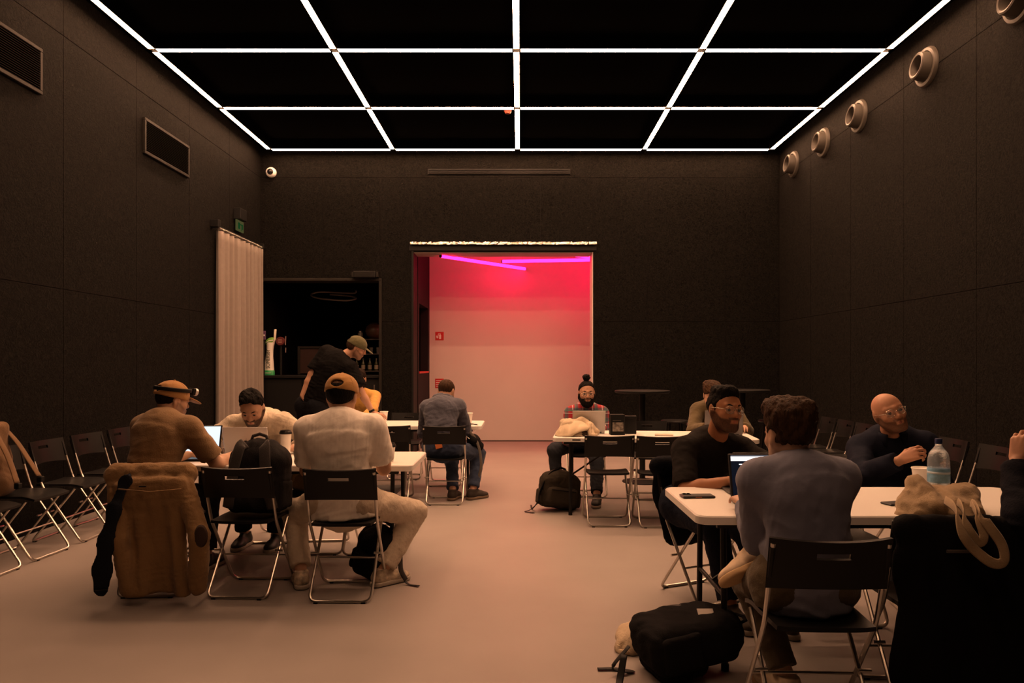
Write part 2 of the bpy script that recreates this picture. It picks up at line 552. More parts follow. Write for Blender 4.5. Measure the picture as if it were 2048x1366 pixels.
# doorway lining
t = MB().span((DX0 - .05, YB - .015, DZ + .015), (DX1 + .05, YB + .012, DZ + .10), .004)
struct('trim_1', t, M['black'])
struct('trim_2', MB().span((DX0 - .012, YB - .012, 0), (DX0 + .02, y1 + .01, DZ + .012), .003), M['black'])
struct('trim_3', MB().span((DX1 - .012, YB + .03, 0), (DX1 + .012, y1 + .01, DZ + .012), .003), M['white_wall'])
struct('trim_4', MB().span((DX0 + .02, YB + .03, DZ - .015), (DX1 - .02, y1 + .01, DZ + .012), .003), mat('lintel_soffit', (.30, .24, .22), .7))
# passage behind the doorway
struct('wall_passage', MB().span((XP - .02, YP, 0), (3.7, YP + .12, 3.75)), M['white_wall'])
pl = MB()
hy0, hy1, hz0, hz1 = 11.86, 13.0, 1.26, 2.42
pl.span((XP - .14, y1, 0), (XP, hy0, 3.7)); pl.span((XP - .14, hy1, 0), (XP, YP, 3.7))
pl.span((XP - .14, hy0, 0), (XP, hy1, hz0)); pl.span((XP - .14, hy0, hz1), (XP, hy1, 3.7))
struct('wall_passage_left', pl, M['mauve_wall'])
struct('window_1', MB().span((XP - .16, hy0, hz0), (XP + .015, hy1, hz0 + .03), .004), mat('red_sill', (.55, .03, .03), .5))
struct('wall_passage_right', MB().span((3.6, y1, 0), (3.7, YP, 3.75)), M['white_wall'])
struct('ceiling_passage', MB().span((XP - .14, y1, 3.7), (3.7, YP + .1, 3.8)), M['white_wall'])
struct('baseboard_passage', MB().span((XP, YP - .008, 0), (3.6, YP, .022)), mat('skirting_dark', (.05, .035, .03), .6))
# bar room: dark box
br = MB().span((-XW - .12, y1, 0), (-XW - .02, 14.1, 3.1)).span((-XW, 14.0, 0), (XP - .14, 14.1, 3.1)).span((-XW, y1, 3.0), (XP - .14, 14.1, 3.1))
struct('wall_bar', br, M['pitch'])
# trim round the bar hatch
struct('trim_5', MB().span((-XW, YB - .02, BZ - .03), (BX1 + .03, YB + .3, BZ + .012), .004).span((BX1 - .012, YB - .02, 0), (BX1 + .03, YB + .3, BZ - .03), .004), M['bronze'])

# ---------------------------------------------------------------- ceiling LED profiles
LX = [-3.855, -1.955, -.038, 1.91, 3.865]
LY = [11.07, 9.28, 7.57, 5.85, 4.1, 2.35, .6, -1.15]
LZ = 4.71
COLN = ['leftmost', 'second from left', 'middle', 'second from right', 'rightmost']
ROWN = ['row nearest the back wall', 'second row from the back wall', 'third row from the back wall', 'fourth row from the back wall', 'fifth row from the back wall', 'sixth row from the back wall', 'row above the camera', 'row behind the camera']
def led(a, b, label):
    a, b = arr(*a, LZ), arr(*b, LZ)
    d = unit(b - a); a, b = a + d * .045, b - d * .045
    c = (a + b) / 2; L = np.linalg.norm(b - a) / 2
    o = empty('led_profile', c, label, 'ceiling light', 'LED profiles of the ceiling grid')
    h = (L, .036, .03) if abs(d[0]) > .5 else (.03, L, .03)
    MB().box((0, 0, .0615), tuple(x + .004 if x < .04 else x for x in h[:2]) + (.0585,), None, .002).build('housing', M['ceil'], o)
    MB().box((0, 0, .0012), (h[0], h[1], .0012)).build('diffuser', M['led'], o)
CELL = ['leftmost', 'second', 'third', 'rightmost']
for r, y in enumerate(LY):
    for k in (range(4) if r < 4 else ()): led((LX[k], y), (LX[k + 1], y), 'crosswise LED profile, %s of four, %s' % (CELL[k], ROWN[r]))
SEG = ['first bay from the back wall', 'second bay from the back wall', 'third bay from the back wall', 'added fourth bay from the back wall', 'added fifth bay from the back wall', 'added bay above the camera', 'added bay behind the camera']
for k, x in enumerate(LX):
    for r in range((3, 4, 7, 4, 3)[k]): led((x, LY[r + 1]), (x, LY[r]), 'lengthwise LED profile, %s line, %s' % (COLN[k], SEG[r]))  # unseen bays towards and behind the camera are added to light people's backs
for y in LY:
    for x in (LX if y > 5 else LX[1:4] if y > 4 else LX[2:3]):
        o = MB().span((x - .035, y - .035, LZ + .006), (x + .035, y + .035, ZC), .004)
        solid('profile_joint', o, M['black'], 'small black corner joint where LED profiles of the ceiling grid meet', 'joint', 'joints of the ceiling light grid')

# smoke detector
o = empty('smoke_detector', (-.16, 9.40, ZC), 'small round smoke detector under the ceiling beside the middle light line', 'smoke detector')
MB().lathe([(.0, -.015), (.065, -.015), (.07, 0)], n=20).build('base', M['whiteplastic'], o, 'auto')
MB().lathe([(.0, -.15), (.03, -.145), (.05, -.12), (.055, -.07), (.05, -.015)], n=20).build('sensor_head', mat('detector_red', (.35, .08, .05), .4), o, 'auto')

# ---------------------------------------------------------------- wall fittings
def grille(y0, y1, z0, z1, label):
    o = empty('vent_grille', (-XW, (y0 + y1) / 2, z0), label, 'vent grille')
    L, H = (y1 - y0) / 2, z1 - z0
    MB().span((0.002, -L + .03, .03), (.006, L - .03, H - .03)).build('backing', M['pitch'], o)
    f = .032
    fr = MB().span((0, -L, 0), (.03, L, f), .004).span((0, -L, H - f), (.03, L, H), .004).span((0, -L, f), (.03, -L + f, H - f), .004).span((0, L - f, f), (.03, L, H - f), .004)
    fr.build('frame', M['bronze'], o)
    n = 17
    sl = MB().box((.016, 0, 0), (.012, L - f, .0025), np.array([[math.cos(.5), 0, math.sin(.5)], [0, 1, 0], [-math.sin(.5), 0, math.cos(.5)]]))
    first = None
    for k in range(n):
        if first is None: first = s = sl.build('slat', M['bronze'], o)
        else: s = link(first.copy()); s.parent = o
        s.location = (0, 0, f + (H - 2 * f) * (k + .5) / n)
grille(7.76, 8.81, 3.69, 4.08, 'brown louvred vent grille high on the left wall, beside the left light line')
grille(5.15, 6.1, 3.69, 4.08, 'dark louvred vent grille on the left wall at the photo\'s top left edge')

def nozzle(y, label):
    o = empty('air_nozzle', (XW, y, 4.38), label, 'air nozzle', 'round air nozzles along the right wall')
    R = np.array([[0, 0, -1.0], [1, 0, 0], [0, -1, 0]])          # local z -> -x
    tilt = np.array([[math.cos(.12), 0, math.sin(.12)], [0, 1, 0], [-math.sin(.12), 0, math.cos(.12)]])
    MB().lathe([(.195, 0), (.195, .012), (.182, .035), (.155, .04), (.14, .02), (.135, 0)], R=R, n=32).build('flange', M['nozzle'], o, 'auto')
    MB().lathe([(.14, 0), (.14, .05), (.128, .115), (.115, .125), (.10, .12), (.085, .05), (.08, .02)], R=tilt @ R, n=32).build('spout', M['nozzle'], o, 'auto')
    MB().lathe([(0, .03), (.086, .03)], R=tilt @ R, n=24).build('opening', M['pitch'], o)
for y, l in ((10.69, 'round air nozzle on the right wall nearest the back wall'), (9.64, 'round air nozzle on the right wall, second from the back wall'),
             (8.62, 'round air nozzle on the right wall, third from the back wall'), (7.19, 'large round air nozzle on the right wall, fourth from the back wall'),
             (5.85, 'round air nozzle cut by the top right corner of the photo')): nozzle(y, l)

o = empty('security_camera', (-3.9, YB, 4.42), 'small white round security camera in the upper left corner of the back wall', 'security camera')
R = np.array([[1.0, 0, 0], [0, 0, -1], [0, 1, 0]])
MB().lathe([(.08, 0), (.08, .03), (.07, .05), (.052, .06)], R=R, n=24).build('housing', M['whiteplastic'], o, 'auto')
MB().lathe([(.05, .055), (.044, .075), (.028, .09), (0, .095)], R=R, n=24).build('lens_dome', M['glassdark'], o, True)

o = empty('slot_diffuser', (-.33, YB, 4.39), 'long black slot air diffuser high on the back wall', 'air diffuser')
MB().span((-1.12, -.012, 0), (1.12, 0, .09), .003).build('frame', M['black'], o)
for k in range(3): MB().span((-1.10, -.02, .015 + .025 * k), (1.10, -.008, .022 + .025 * k)).build('blade', M['bronze'] if k == 0 else M['black'], o)

# curtain on the left wall
cx = -4.02
cu = empty('curtain', (cx, 10.4, 0), 'long beige pleated curtain hanging on a black rail at the left wall', 'curtain')
nu, nz = 130, 26
P = np.zeros((nu, nz, 3))
for i in range(nu):
    u = i / (nu - 1)
    for j in range(nz):
        w = j / (nz - 1)
        amp = .026 + .010 * w
        ph = 2 * PI * (10.5 * u + .45 * math.sin(5 * u + 1.3) + .12 * math.sin(9 * u) * w)
        P[i, j] = (amp * math.copysign(abs(math.sin(ph)) ** .75, math.sin(ph)) + .008 * math.sin(2.3 * ph + 2 * w), -.83 + 1.66 * u + .012 * math.cos(ph) * w, 3.2 - 3.17 * w)
MB().shell(P, .004).build('cloth', mat('curtain_linen', (.22, .185, .16), .85, var=.05, vscale=14, bump=.15, bscale=240, sheen=.2), cu, True)
MB().tube([(0, -.86, 3.245), (0, .86, 3.245)], .014, 10).build('rail', M['black'], cu, 'auto')
hk = MB()
for i in range(36):
    y = -.82 + 1.64 * i / 35
    hk.lathe([(.018, -.004), (.022, 0), (.018, .004)], c=(0, y, 3.226), R=np.array([[1.0, 0, 0], [0, 0, -1], [0, 1, 0]]), n=8)
tag(hk.build('curtain_rings', M['chrome'], cu), kind='stuff')
MB().span((-.05, -.95, 3.22), (.06, -.86, 3.32), .006).build('bracket', M['black'], cu)
MB().span((-.05, .80, 3.22), (.03, .84, 3.29), .006).build('bracket', M['black'], cu)

o = empty('exit_sign', (-XW, 10.35, 3.32), 'small emergency exit sign box above the beige curtain', 'exit sign')
MB().span((0, -.12, .16), (.10, .12, .32), .006).build('lamp_box', M['black'], o)
MB().span((.03, -.13, 0), (.05, .13, .155), .002).build('sign_plate', emis('exit_pale', (.50, .48, .16), .12), o)
s = MB().box((.052, -.05, .075), (.002, .03, .045)).box((.052, .045, .10), (.002, .05, .008)).box((.052, .045, .055), (.002, .008, .04)).box((.052, .085, .07), (.002, .012, .03))
s.build('running_figure_mark', emis('exit_green', (.02, .16, .04), .25), o)

# foil strip over the doorway
n = 150
P = np.zeros((n, 5, 3)); rs = np.random.RandomState(3)
for i in range(n):
    for j in range(5):
        P[i, j] = (DX0 - .03 + (DX1 - DX0 + .08) * i / (n - 1), YB - .065 + .014 * j + rs.uniform(-.008, .008), 3.285 + .012 * j + rs.uniform(-.006, .006))
f = MB().shell(P, .003)
solid('foil_strip', f, M['foil'], 'crinkled silver foil strip running above the doorway', 'foil strip')

def text_mesh(name, s, size, loc, R, m, parent, extrude=.001, align='CENTER', sx=1.0):
    c = bpy.data.curves.new(name, 'FONT'); c.body = s; c.size = size; c.extrude = extrude; c.align_x = align; c.align_y = 'CENTER'
    t = bpy.data.objects.new(name, c); COL.objects.link(t)
    dg = bpy.context.evaluated_depsgraph_get(); dg.update()
    me = bpy.data.meshes.new_from_object(t.evaluated_get(dg))
    bpy.data.objects.remove(t); bpy.data.curves.remove(c)
    for v in me.vertices: v.co = Vector(R @ np.array([v.co.x * sx, v.co.y, v.co.z])) + Vector(tuple(map(float, loc)))
    me.materials.clear(); me.materials.append(m)
    me.update()
    o = link(bpy.data.objects.new(name, me)); o.parent = parent
    return o
FRONT = np.array([[1.0, 0, 0], [0, 0, -1], [0, 1, 0]])      # text plane -> facing the camera

# fire signs on the white wall
def sgn(x, y, w, h): 
    c = W(x, y, YP); return c
c = W(879, 672.5, YP - .004)
o = empty('fire_extinguisher_sign', (c[0], YP, c[2] - .075), 'small red square fire extinguisher sign on the white passage wall', 'sign')
MB().span((-.078, -.006, 0), (.078, 0, .155), .002).build('plate', M['red'], o)
i = MB().box((.012, -.0075, .062), (.018, .0015, .036)).box((.012, -.0075, .108), (.009, .0015, .01)).box((.0, -.0075, .121), (.022, .0015, .005)).box((-.022, -.0075, .1), (.005, .0015, .022)).box((-.03, -.0075, .06), (.008, .0015, .022)).box((-.05, -.0075, .075), (.009, .0015, .012)).box((-.045, -.0075, .05), (.012, .0015, .008))
i.build('extinguisher_mark', M['signwhite'], o)
c = W(879, 766, YP - .004)
o = empty('fire_notice', (c[0], YP, c[2] - .09), 'red notice with white lines on the white passage wall, behind the hooded man\'s head', 'sign')
MB().span((-.08, -.006, 0), (.08, 0, .17), .002).build('plate', M['red'], o)
for k in range(4): MB().span((-.065, -.0085, .025 + .034 * k), (.06, -.005, .037 + .034 * k)).build('text_line', M['signwhite'], o)

# pink tubes in the passage
PZ = 3.15
def pink(a, b, label, wires, PZ=3.15):
    a, b = arr(*a, PZ), arr(*b, PZ); c = (a + b) / 2
    o = empty('pink_tube_light', c, label, 'tube light', 'pink tubes hanging in the passage')
    MB().tube([a - c, b - c], .027, 12).build('tube', M['pink'], o, 'auto')
    d = unit(b - a); L = np.linalg.norm(b - a) / 2
    for s in (-1, 1): MB().tube([d * s * L, d * s * (L + .015)], .028, 12).build('end_cap', M['black'], o, 'auto')
    for t in wires:
        p = d * L * t; MB().tube([p, p + arr(0, 0, 3.699 - PZ)], .002, 5).build('wire', M['black'], o)
pink(W(882, 512, 11.55)[:2], W(1050, 538, 13.1)[:2], 'long pink tube light slanting back over the left of the passage', (-.6, .62))
pink(W(1005, 523, 12.16)[:2], (2.35, 11.82), 'long pink tube light running along the right of the passage', (-.75, .6))
pink(W(1150, 511, 11.95)[:2], (2.6, 12.9), 'pink tube light at the doorway\'s upper right corner, mostly cut off', (-.4, .6), 3.22)

# ---------------------------------------------------------------- the bar
ct = MB().span((-XW, YB + .06, BC - .045), (BX1 - .02, YB + .62, BC), .006)
solid('bar_counter_top', ct, M['black'], 'black counter top of the bar hatch in the back wall', 'counter')
xs = np.linspace(-XW, BX1 - .02, 4)
for k in range(3):
    o = empty('bar_front_panel', ((xs[k] + xs[k + 1]) / 2, YB + .1, 0), ('black front panel of the bar next to the curtain', 'black middle front panel of the bar', 'black front panel of the bar with a vertical chrome latch')[k], 'bar panel')
    w = (xs[k + 1] - xs[k]) / 2 - .004
    MB().span((-w, 0, .02), (w, .03, BC - .05), .004).build('door', M['black'], o)
    if k == 2: MB().span((w - .09, -.02, .96), (w - .07, 0, 1.09), .003).build('latch', M['chrome'], o)
    MB().span((-w, .03, 0), (w, .05, .02)).build('plinth', M['pitch'], o)

def tap(x, y0, label):
    c = W(x, 748, YB + .16); return empty('beer_tap', (c[0], YB + .16, BC), label, 'beer tap')
o = tap(540, 0, 'white and green beer tap with a leaf badge and a slanting handle')
prof = [(.0, .085), (.05, .085), (.1, .083), (.2, .072), (.3, .058), (.4, .053), (.47, .058), (.52, .066)]
n = len(prof)
vs = []
MBt = MB()
P = []
for z, w in prof:
    P.append([(-.018 + w * math.sin(a) * 1.0 + .03 * (z / .52) ** 2, -.045 * math.cos(a), z) for a in np.linspace(-PI, PI, 17)])
P = np.array(P)
fs = [(i * 17 + j, i * 17 + j + 1, (i + 1) * 17 + j + 1, (i + 1) * 17 + j) for i in range(n - 1) for j in range(16)]
MBt.add(list(P.reshape(-1, 3)), fs).add(P[-1][:-1], [tuple(range(16))]).add(P[0][:-1], [tuple(range(16))[::-1]])
MBt.build('column', mat('tap_white', (.75, .72, .66), .4), o, True)
MB().lathe([(.093, 0), (.093, .07), (.085, .078)], c=(-.018, 0, 0), R=np.diag([1, .6, 1.0]), n=24).build('base_collar', mat('tap_green', (.03, .30, .10), .4), o, 'auto')
MB().lathe([(0, -.03), (.05, -.028), (.075, -.01), (.078, 0), (.075, .01), (.05, .028), (0, .03)], c=(.0, 0, .54), R=rotz(0) @ np.array([[1, 0, .0], [0, .0, -1], [0.35, .75, 0]]), n=20).build('leaf_badge', mat('tap_leaf', (.18, .42, .06), .4), o, True)
MB().tube([(-.055, -.035, .515), (-.01, -.035, .545), (.06, -.03, .555)], .008, 6).build('badge_stripe', M['signwhite'], o, True)
MB().tube([(.045, 0, .50), (.075, 0, .57), (.085, 0, .73)], [.022, .018, .02], 10).build('handle', mat('tap_handle', (.72, .66, .55), .5), o, True)
ROT = np.array([[0, -1.0, 0], [0, 0, -1], [1, 0, 0]])
text_mesh('lettering', 'SOMERSBY', .085, (-.012, -.049, .26), ROT, mat('tap_ink', (.03, .05, .02), .5), o, .001, sx=.75)
text_mesh('badge_lettering', 'SOMERSBY', .022, (-.018, -.06, .035), FRONT, M['signwhite'], o, .001)
o = tap(562, 0, 'slim dark beer tap with a round dark red badge')
MB().tube([(0, 0, 0), (0, 0, .46)], .018, 10).build('column', M['black'], o, 'auto')
MB().lathe([(.0, .03), (.062, .03), (.07, .015), (.07, -.01), (.0, -.015)], c=(0, -.02, .54), R=FRONT, n=24).build('badge', mat('badge_red', (.10, .02, .02), .4), o, 'auto')
for k in range(3): MB().box((0, -.052, .565 - .022 * k), (.035 - .006 * abs(k - 1), .001, .005)).build('badge_line', mat('badge_text', (.35, .2, .16), .5), o)
MB().tube([(.07, 0, .48), (.075, 0, .62)], .008, 8).build('handle', M['chrome'], o, 'auto')
MB().tube([(.075, 0, .36), (.075, 0, .44)], .006, 8).build('spout', M['chrome'], o, 'auto')
o = empty('beer_tap', (-4.048, YB + .075, BC), 'narrow beer tap half hidden by the curtain edge', 'beer tap')
MB().tube([(0, 0, 0), (0, 0, .55)], .016, 10).build('column', M['black'], o, 'auto')
MB().box((0, -.02, .63), (.035, .015, .07), None, .006).build('badge', mat('badge_blue', (.12, .06, .14), .4), o)
MB().box((0, -.037, .63), (.03, .002, .012)).build('badge_line', M['signwhite'], o)

# light ring tube over the bar
pts = spline([W(712, 581, 12.6), W(710, 586, 12.6), W(690, 586, 12.6), W(640, 584, 12.45), W(622, 590, 12.3), W(640, 597, 12.1), W(690, 601, 12.0), W(712, 597, 12.1), W(700, 592, 12.3), W(660, 589, 12.45)], 6)
solid('hanging_cable_loop', MB().tube(pts, .014, 8), mat('grey_hose', (.22, .2, .19), .5), 'thin grey loop of hose hanging in the dark bar hatch', 'hose', smooth=True)
# back shelves, glasses and bottles
SH = [(1.86, 'upper'), (1.60, 'middle'), (1.30, 'lower')]
for z, nm in SH:
    solid('bar_shelf', MB().span((-2.98, 12.6, z - .02), (-2.0, 12.9, z), .003), mat('shelf_' + nm, (.05, .045, .04), .5), '%s dark shelf in the bar behind the bent man\'s cap' % nm, 'shelf')
glassm = mat('bar_glass', (.10, .10, .09), .2, spec=.8)
bot = mat('bottle_olive', (.05, .05, .02), .2, spec=.8)
labm = mat('bottle_label', (.3, .27, .2), .6)
for k in range(7):
    x = -2.88 + .115 * k
    o = empty('bottle', (x, 12.7, 1.30), 'small olive bottle with pale label in the row on the lower bar shelf', 'bottle', 'bottles on the lower bar shelf')
    MB().lathe([(.032, 0), (.034, .01), (.034, .12), (.028, .145), (.013, .17), (.013, .205)], n=14).build('glass_body', bot, o, 'auto')
    MB().lathe([(.0345, .03), (.0345, .1)], n=14).build('paper_label', labm, o)
    MB().lathe([(.0145, .2), (.0145, .215), (0, .216)], n=10).build('cap', M['chrome'], o)
for k in range(7):
    x = -2.86 + .12 * k
    g = MB().lathe([(.0, 0), (.026, 0), (.034, .11), (.031, .11), (.024, .01), (0, .01)], n=14)
    g2 = g.build('drinking_glass', glassm, None, 'auto'); g2.location = (x, 12.68, 1.60)
    tag(g2, 'small drinking glass in the row on the middle bar shelf', 'glass', 'glasses on the middle bar shelf')
o = empty('round_vessel', (-2.58, 12.72, 1.86), 'round brownish vessel on the upper bar shelf', 'vessel')
MB().lathe([(.07, 0), (.13, .06), (.155, .14), (.13, .22), (.08, .26), (.06, .27)], n=24).build('bowl', mat('vessel_brown', (.06, .035, .02), .35), o, True)
MB().lathe([(.065, .265), (.07, .285), (.0, .29)], n=20).build('lid', M['black'], o, 'auto')
o = empty('jar', (-2.82, 12.72, 1.86), 'small pale jar on the upper bar shelf', 'jar')
MB().lathe([(.04, 0), (.045, .01), (.045, .1), (.035, .115)], n=16).build('glass', mat('jar_pale', (.16, .15, .12), .3), o, 'auto')
MB().lathe([(.036, .115), (.036, .14), (0, .142)], n=16).build('lid', M['chrome'], o, 'auto')
c = W(620, 710, 12.2)
o = empty('framed_board', (c[0], 12.25, BC + .0), 'dark framed board standing on the bar behind the bent man', 'framed board')
for s in (-1, 1): MB().span((s * .2 - .02, -.02, 0), (s * .2 + .02, .02, .48), .003).build('frame_post', M['bronze'], o)
MB().span((-.18, -.02, .44), (.18, .02, .48), .003).build('frame_rail', M['bronze'], o)
MB().span((-.18, 0, .02), (.18, .012, .44)).build('board', mat('board_brown', (.03, .012, .008), .5), o)

# black equipment box over the bar hatch
c = W(732, 551, YB)
o = empty('wall_projector_box', (c[0], YB, c[2] - .045), 'small black equipment box mounted above the bar hatch', 'equipment box')
MB().span((-.17, -.14, 0), (.17, -.02, .1), .008).build('case', M['black'], o)
for s in (-1, 1): MB().span((s * .19 - .015, -.1, .01), (s * .19 + .015, 0, .09), .003).build('bracket', M['bronze'], o)
for k in range(5): MB().span((-.14, -.143, .02 + .014 * k), (.14, -.139, .025 + .014 * k)).build('vent_slit', M['bronze'], o)
# ================================================================ FURNITURE
def make_chair():
    root = empty('folding_chair', (0, 0, 0))
    A, B = .203, .183
    fa = fillet([(-A, -.205, .775), (-A, -.105, .455), (-A, .20, .010), (A, .20, .010), (A, -.105, .455), (A, -.205, .775)], .05, 5)
    MB().tube(fa, .0095, 8).build('front_frame', M['chrome'], root, 'auto')
    fb = fillet([(-B, .14, .43), (-B, -.20, .010), (B, -.20, .010), (B, .14, .43)], .05, 5)
    MB().tube(fb, .009, 8).build('rear_frame', M['chrome'], root, 'auto')
    MB().tube([(-A, .07, .20), (A, .07, .20)], .006, 6).build('stretcher', M['chrome'], root)
    # seat panel, slightly dished
    P = np.zeros((11, 9, 3))
    for i in range(11):
        for j in range(9):
            u, v = -1 + 2 * i / 10, -1 + 2 * j / 8
            y = .02 + .185 * v
            z = .452 - .012 * (1 - u * u) * (1 - v * v) - (.02 * max(0, v - .6) / .4) + .006 * (u ** 4)
            w = .188 * (1 - .06 * max(0, -v))
            P[i, j] = (u * w, y, z)
    MB().shell(P, .016).build('seat', M['seat'], root, 'auto')
    # curved backrest with a slot handle
    nx, nz = 15, 8
    P = np.zeros((nx, nz, 3))
    zz = [.615, .645, .675, .700, .725, .748, .772, .79]
    for i in range(nx):
        for j in range(nz):
            u = -1 + 2 * i / (nx - 1)
            z = zz[j] - .012 * u * u * (1 if j < 2 else 0) + (.006 * u * u if j == nz - 1 else 0)
            P[i, j] = (u * .215, -.152 - .25 * (z - .60) - .05 * (1 - u * u), z)
    MB().shell(P, .014, lambda i, j: not (j == 4 and 5 <= i <= 8)).build('backrest', M['seat'], root, 'auto')
    for s in (-1, 1):
        MB().tube([(s * .17, -.035, .315 - .06), (s * .217, -.035, .315 - .06)], .007, 8).build('pivot_bolt', M['chrome'], root)
        MB().tube([(s * A, -.165, .645), (s * A, -.2, .76)], .0125, 8).build('post_sleeve', M['seat'], root)
        MB().box((s * .15, .20, .004), (.012, .012, .004)).build('foot', M['seat'], root)
        MB().box((s * .14, -.20, .004), (.012, .012, .004)).build('foot', M['seat'], root)
    return root
CHAIR = make_chair()
_used = [False]
def chair(x, y, rz, label, group=None):
    o = CHAIR if not _used[0] else copy_tree(CHAIR)
    _used[0] = True
    o.location = (x, y, 0); o.rotation_euler = (0, 0, rz)
    if 'group' in o and not group: del o['group']
    tag(o, label, 'chair', group)
    return o

def table(cx, cy, rz, label, L=1.83, Wd=.76, H=.74):
    root = empty('folding_table', (cx, cy, 0), label, 'table', None, rz)
    hl, hw, r = L / 2, Wd / 2, .055
    def outline(inset, rr):
        pts = []
        for sx, sy, a0 in ((1, 1, 0), (-1, 1, PI / 2), (-1, -1, PI), (1, -1, 1.5 * PI)):
            for k in range(7):
                a = a0 + PI / 2 * k / 6
                pts.append((sx * (hl - r) + (r - inset) * math.cos(a), sy * (hw - r) + (r - inset) * math.sin(a)))
        return pts
    m = MB(); vs = []; rings = [(.012, H - .042), (0, H - .038), (0, H - .006), (.006, H)]
    for ins, z in rings: vs += [(x, y, z) for x, y in outline(ins, r)]
    n = 28
    fs = [(i * n + k, i * n + (k + 1) % n, (i + 1) * n + (k + 1) % n, (i + 1) * n + k) for i in range(3) for k in range(n)]
    fs += [tuple(range(n))[::-1], tuple(3 * n + k for k in range(n))]
    m.add(vs, fs).build('table_top', M['table'], root, 'auto')
    for sx in (-1, 1):
        MB().span((sx * (hl - .22) - .04, -hw - .001, H - .030), (sx * (hl - .22) + .04, -hw + .01, H - .014), .003).build('grip_slot', M['black'], root)
        x = sx * (hl - .16)
        for sy in (-1, 1):
            MB().tube([(x, sy * (hw - .17), H - .04), (x, sy * (hw - .14), .0)], .015, 10).build('leg', M['legdark'], root, 'auto')
            MB().tube([(x, sy * (hw - .14), .0), (x, sy * (hw - .139), .03)], .019, 10).build('foot_cap', M['seat'], root, 'auto')
        MB().tube([(x, -hw + .155, .34), (x, hw - .155, .34)], .011, 8).build('cross_bar', M['legdark'], root)
        MB().tube([(x, 0, .34), (sx * .25, 0, H - .045)], .009, 8).build('brace', M['legdark'], root)
    for sy in (-1, 1): MB().span((-hl + .1, sy * (hw - .06) - .012, H - .065), (hl - .1, sy * (hw - .06) + .012, H - .041)).build('rail', M['legdark'], root)
    return root
T1 = (-1.63, 5.16); T2 = (-1.335, 8.23); T4 = (1.70, 3.56)
table(*T1, 0, 'long white folding table at the left, beneath two open laptops')
table(*T2, 0, 'white folding table at the back left, in front of the passage')
T3a = math.radians(-6.0); T3L = 1.86
T3 = (.298 + .93 * math.cos(T3a) + .38 * math.sin(-T3a), 6.62 + .93 * math.sin(T3a) + .38 * math.cos(T3a))
table(*T3, T3a, 'white folding table at the back right holding a beige tote and a laptop', T3L)
table(*T4, 0, 'white folding table at the front right with phone and water bottle')

chair(-1.065, 4.45, 0, 'black folding chair the man in the white T-shirt sits on')
chair(-1.69, 4.52, -.05, 'black folding chair carrying the grey backpack on its seat')
chair(-2.26, 4.55, .04, 'black folding chair hidden under the tan jacket at the left')
chair(-1.98, 5.86, PI, 'black folding chair of the bearded man bending over his laptop')
chair(-1.53, 5.52, PI + .05, 'black folding chair across the left table carrying a brown bag')
chair(-1.10, 5.50, PI - .03, 'empty black folding chair across the left table, behind the man in white')
chair(-.76, 7.40, 0, 'black folding chair of the man in the grey hoodie')
chair(-1.33, 7.46, .04, 'empty black folding chair left of the hooded man\'s chair')
chair(-1.42, 8.98, PI, 'empty black folding chair on the far side of the back left table')
chair(-.88, 8.50, PI, 'black folding chair pushed under the table in front of the hooded man')
chair(-1.98, 9.08, PI, 'black folding chair of the person in the yellow top')
chair(.777, 6.44, 0, 'empty black folding chair before the flannel man, near the floor backpack')
chair(1.225, 6.40, -.02, 'empty black folding chair second along the near side of the back right table')
chair(.72, 7.82, PI, 'black folding chair of the man in the plaid flannel shirt')
chair(1.38, 7.66, PI - .04, 'empty black folding chair on the far side of the back right table')
chair(2.10, 7.62, PI - .1, 'black folding chair of the person in the olive shirt')
chair(1.13, 4.42, -2.72, 'black folding chair with a dark jacket, under the man with glasses and black T-shirt')
chair(1.11, 2.76, -.03, 'black folding chair in the foreground, under the man in the blue sweater')
chair(1.69, 3.02, -.06, 'black folding chair beneath the dark coat and beige tote')
chair(2.36, 4.52, PI + .15, 'black folding chair of the bald man in navy')
chair(1.77, 4.05, PI, 'empty black folding chair between the bald man and the man with glasses')
chair(2.42, 2.70, 1.10, 'black folding chair of the dark-clothed person at the right edge')
for y, l in ((4.80, 'cut by the left edge of the photo'), (5.33, 'holding a tan strapped bag'), (5.87, 'second in view from the left edge'), (6.40, 'third in view from the left edge'), (6.95, 'farthest, behind the man in tan')):
    chair(-3.66, y, -PI / 2 + random.uniform(-.06, .06), 'empty black folding chair at the left wall, ' + l if 'tan strapped' not in l else 'black folding chair at the left wall, ' + l, 'chairs along the left wall')
for k, y in enumerate((5.40, 5.95, 6.5, 7.0, 7.45, 7.9, 8.35)):
    chair(3.38, y, PI / 2 + random.uniform(-.05, .05), 'empty black folding chair along the right wall, %s from the camera' % ('first', 'second', 'third', 'fourth', 'fifth', 'sixth', 'farthest')[k], 'chairs along the right wall')

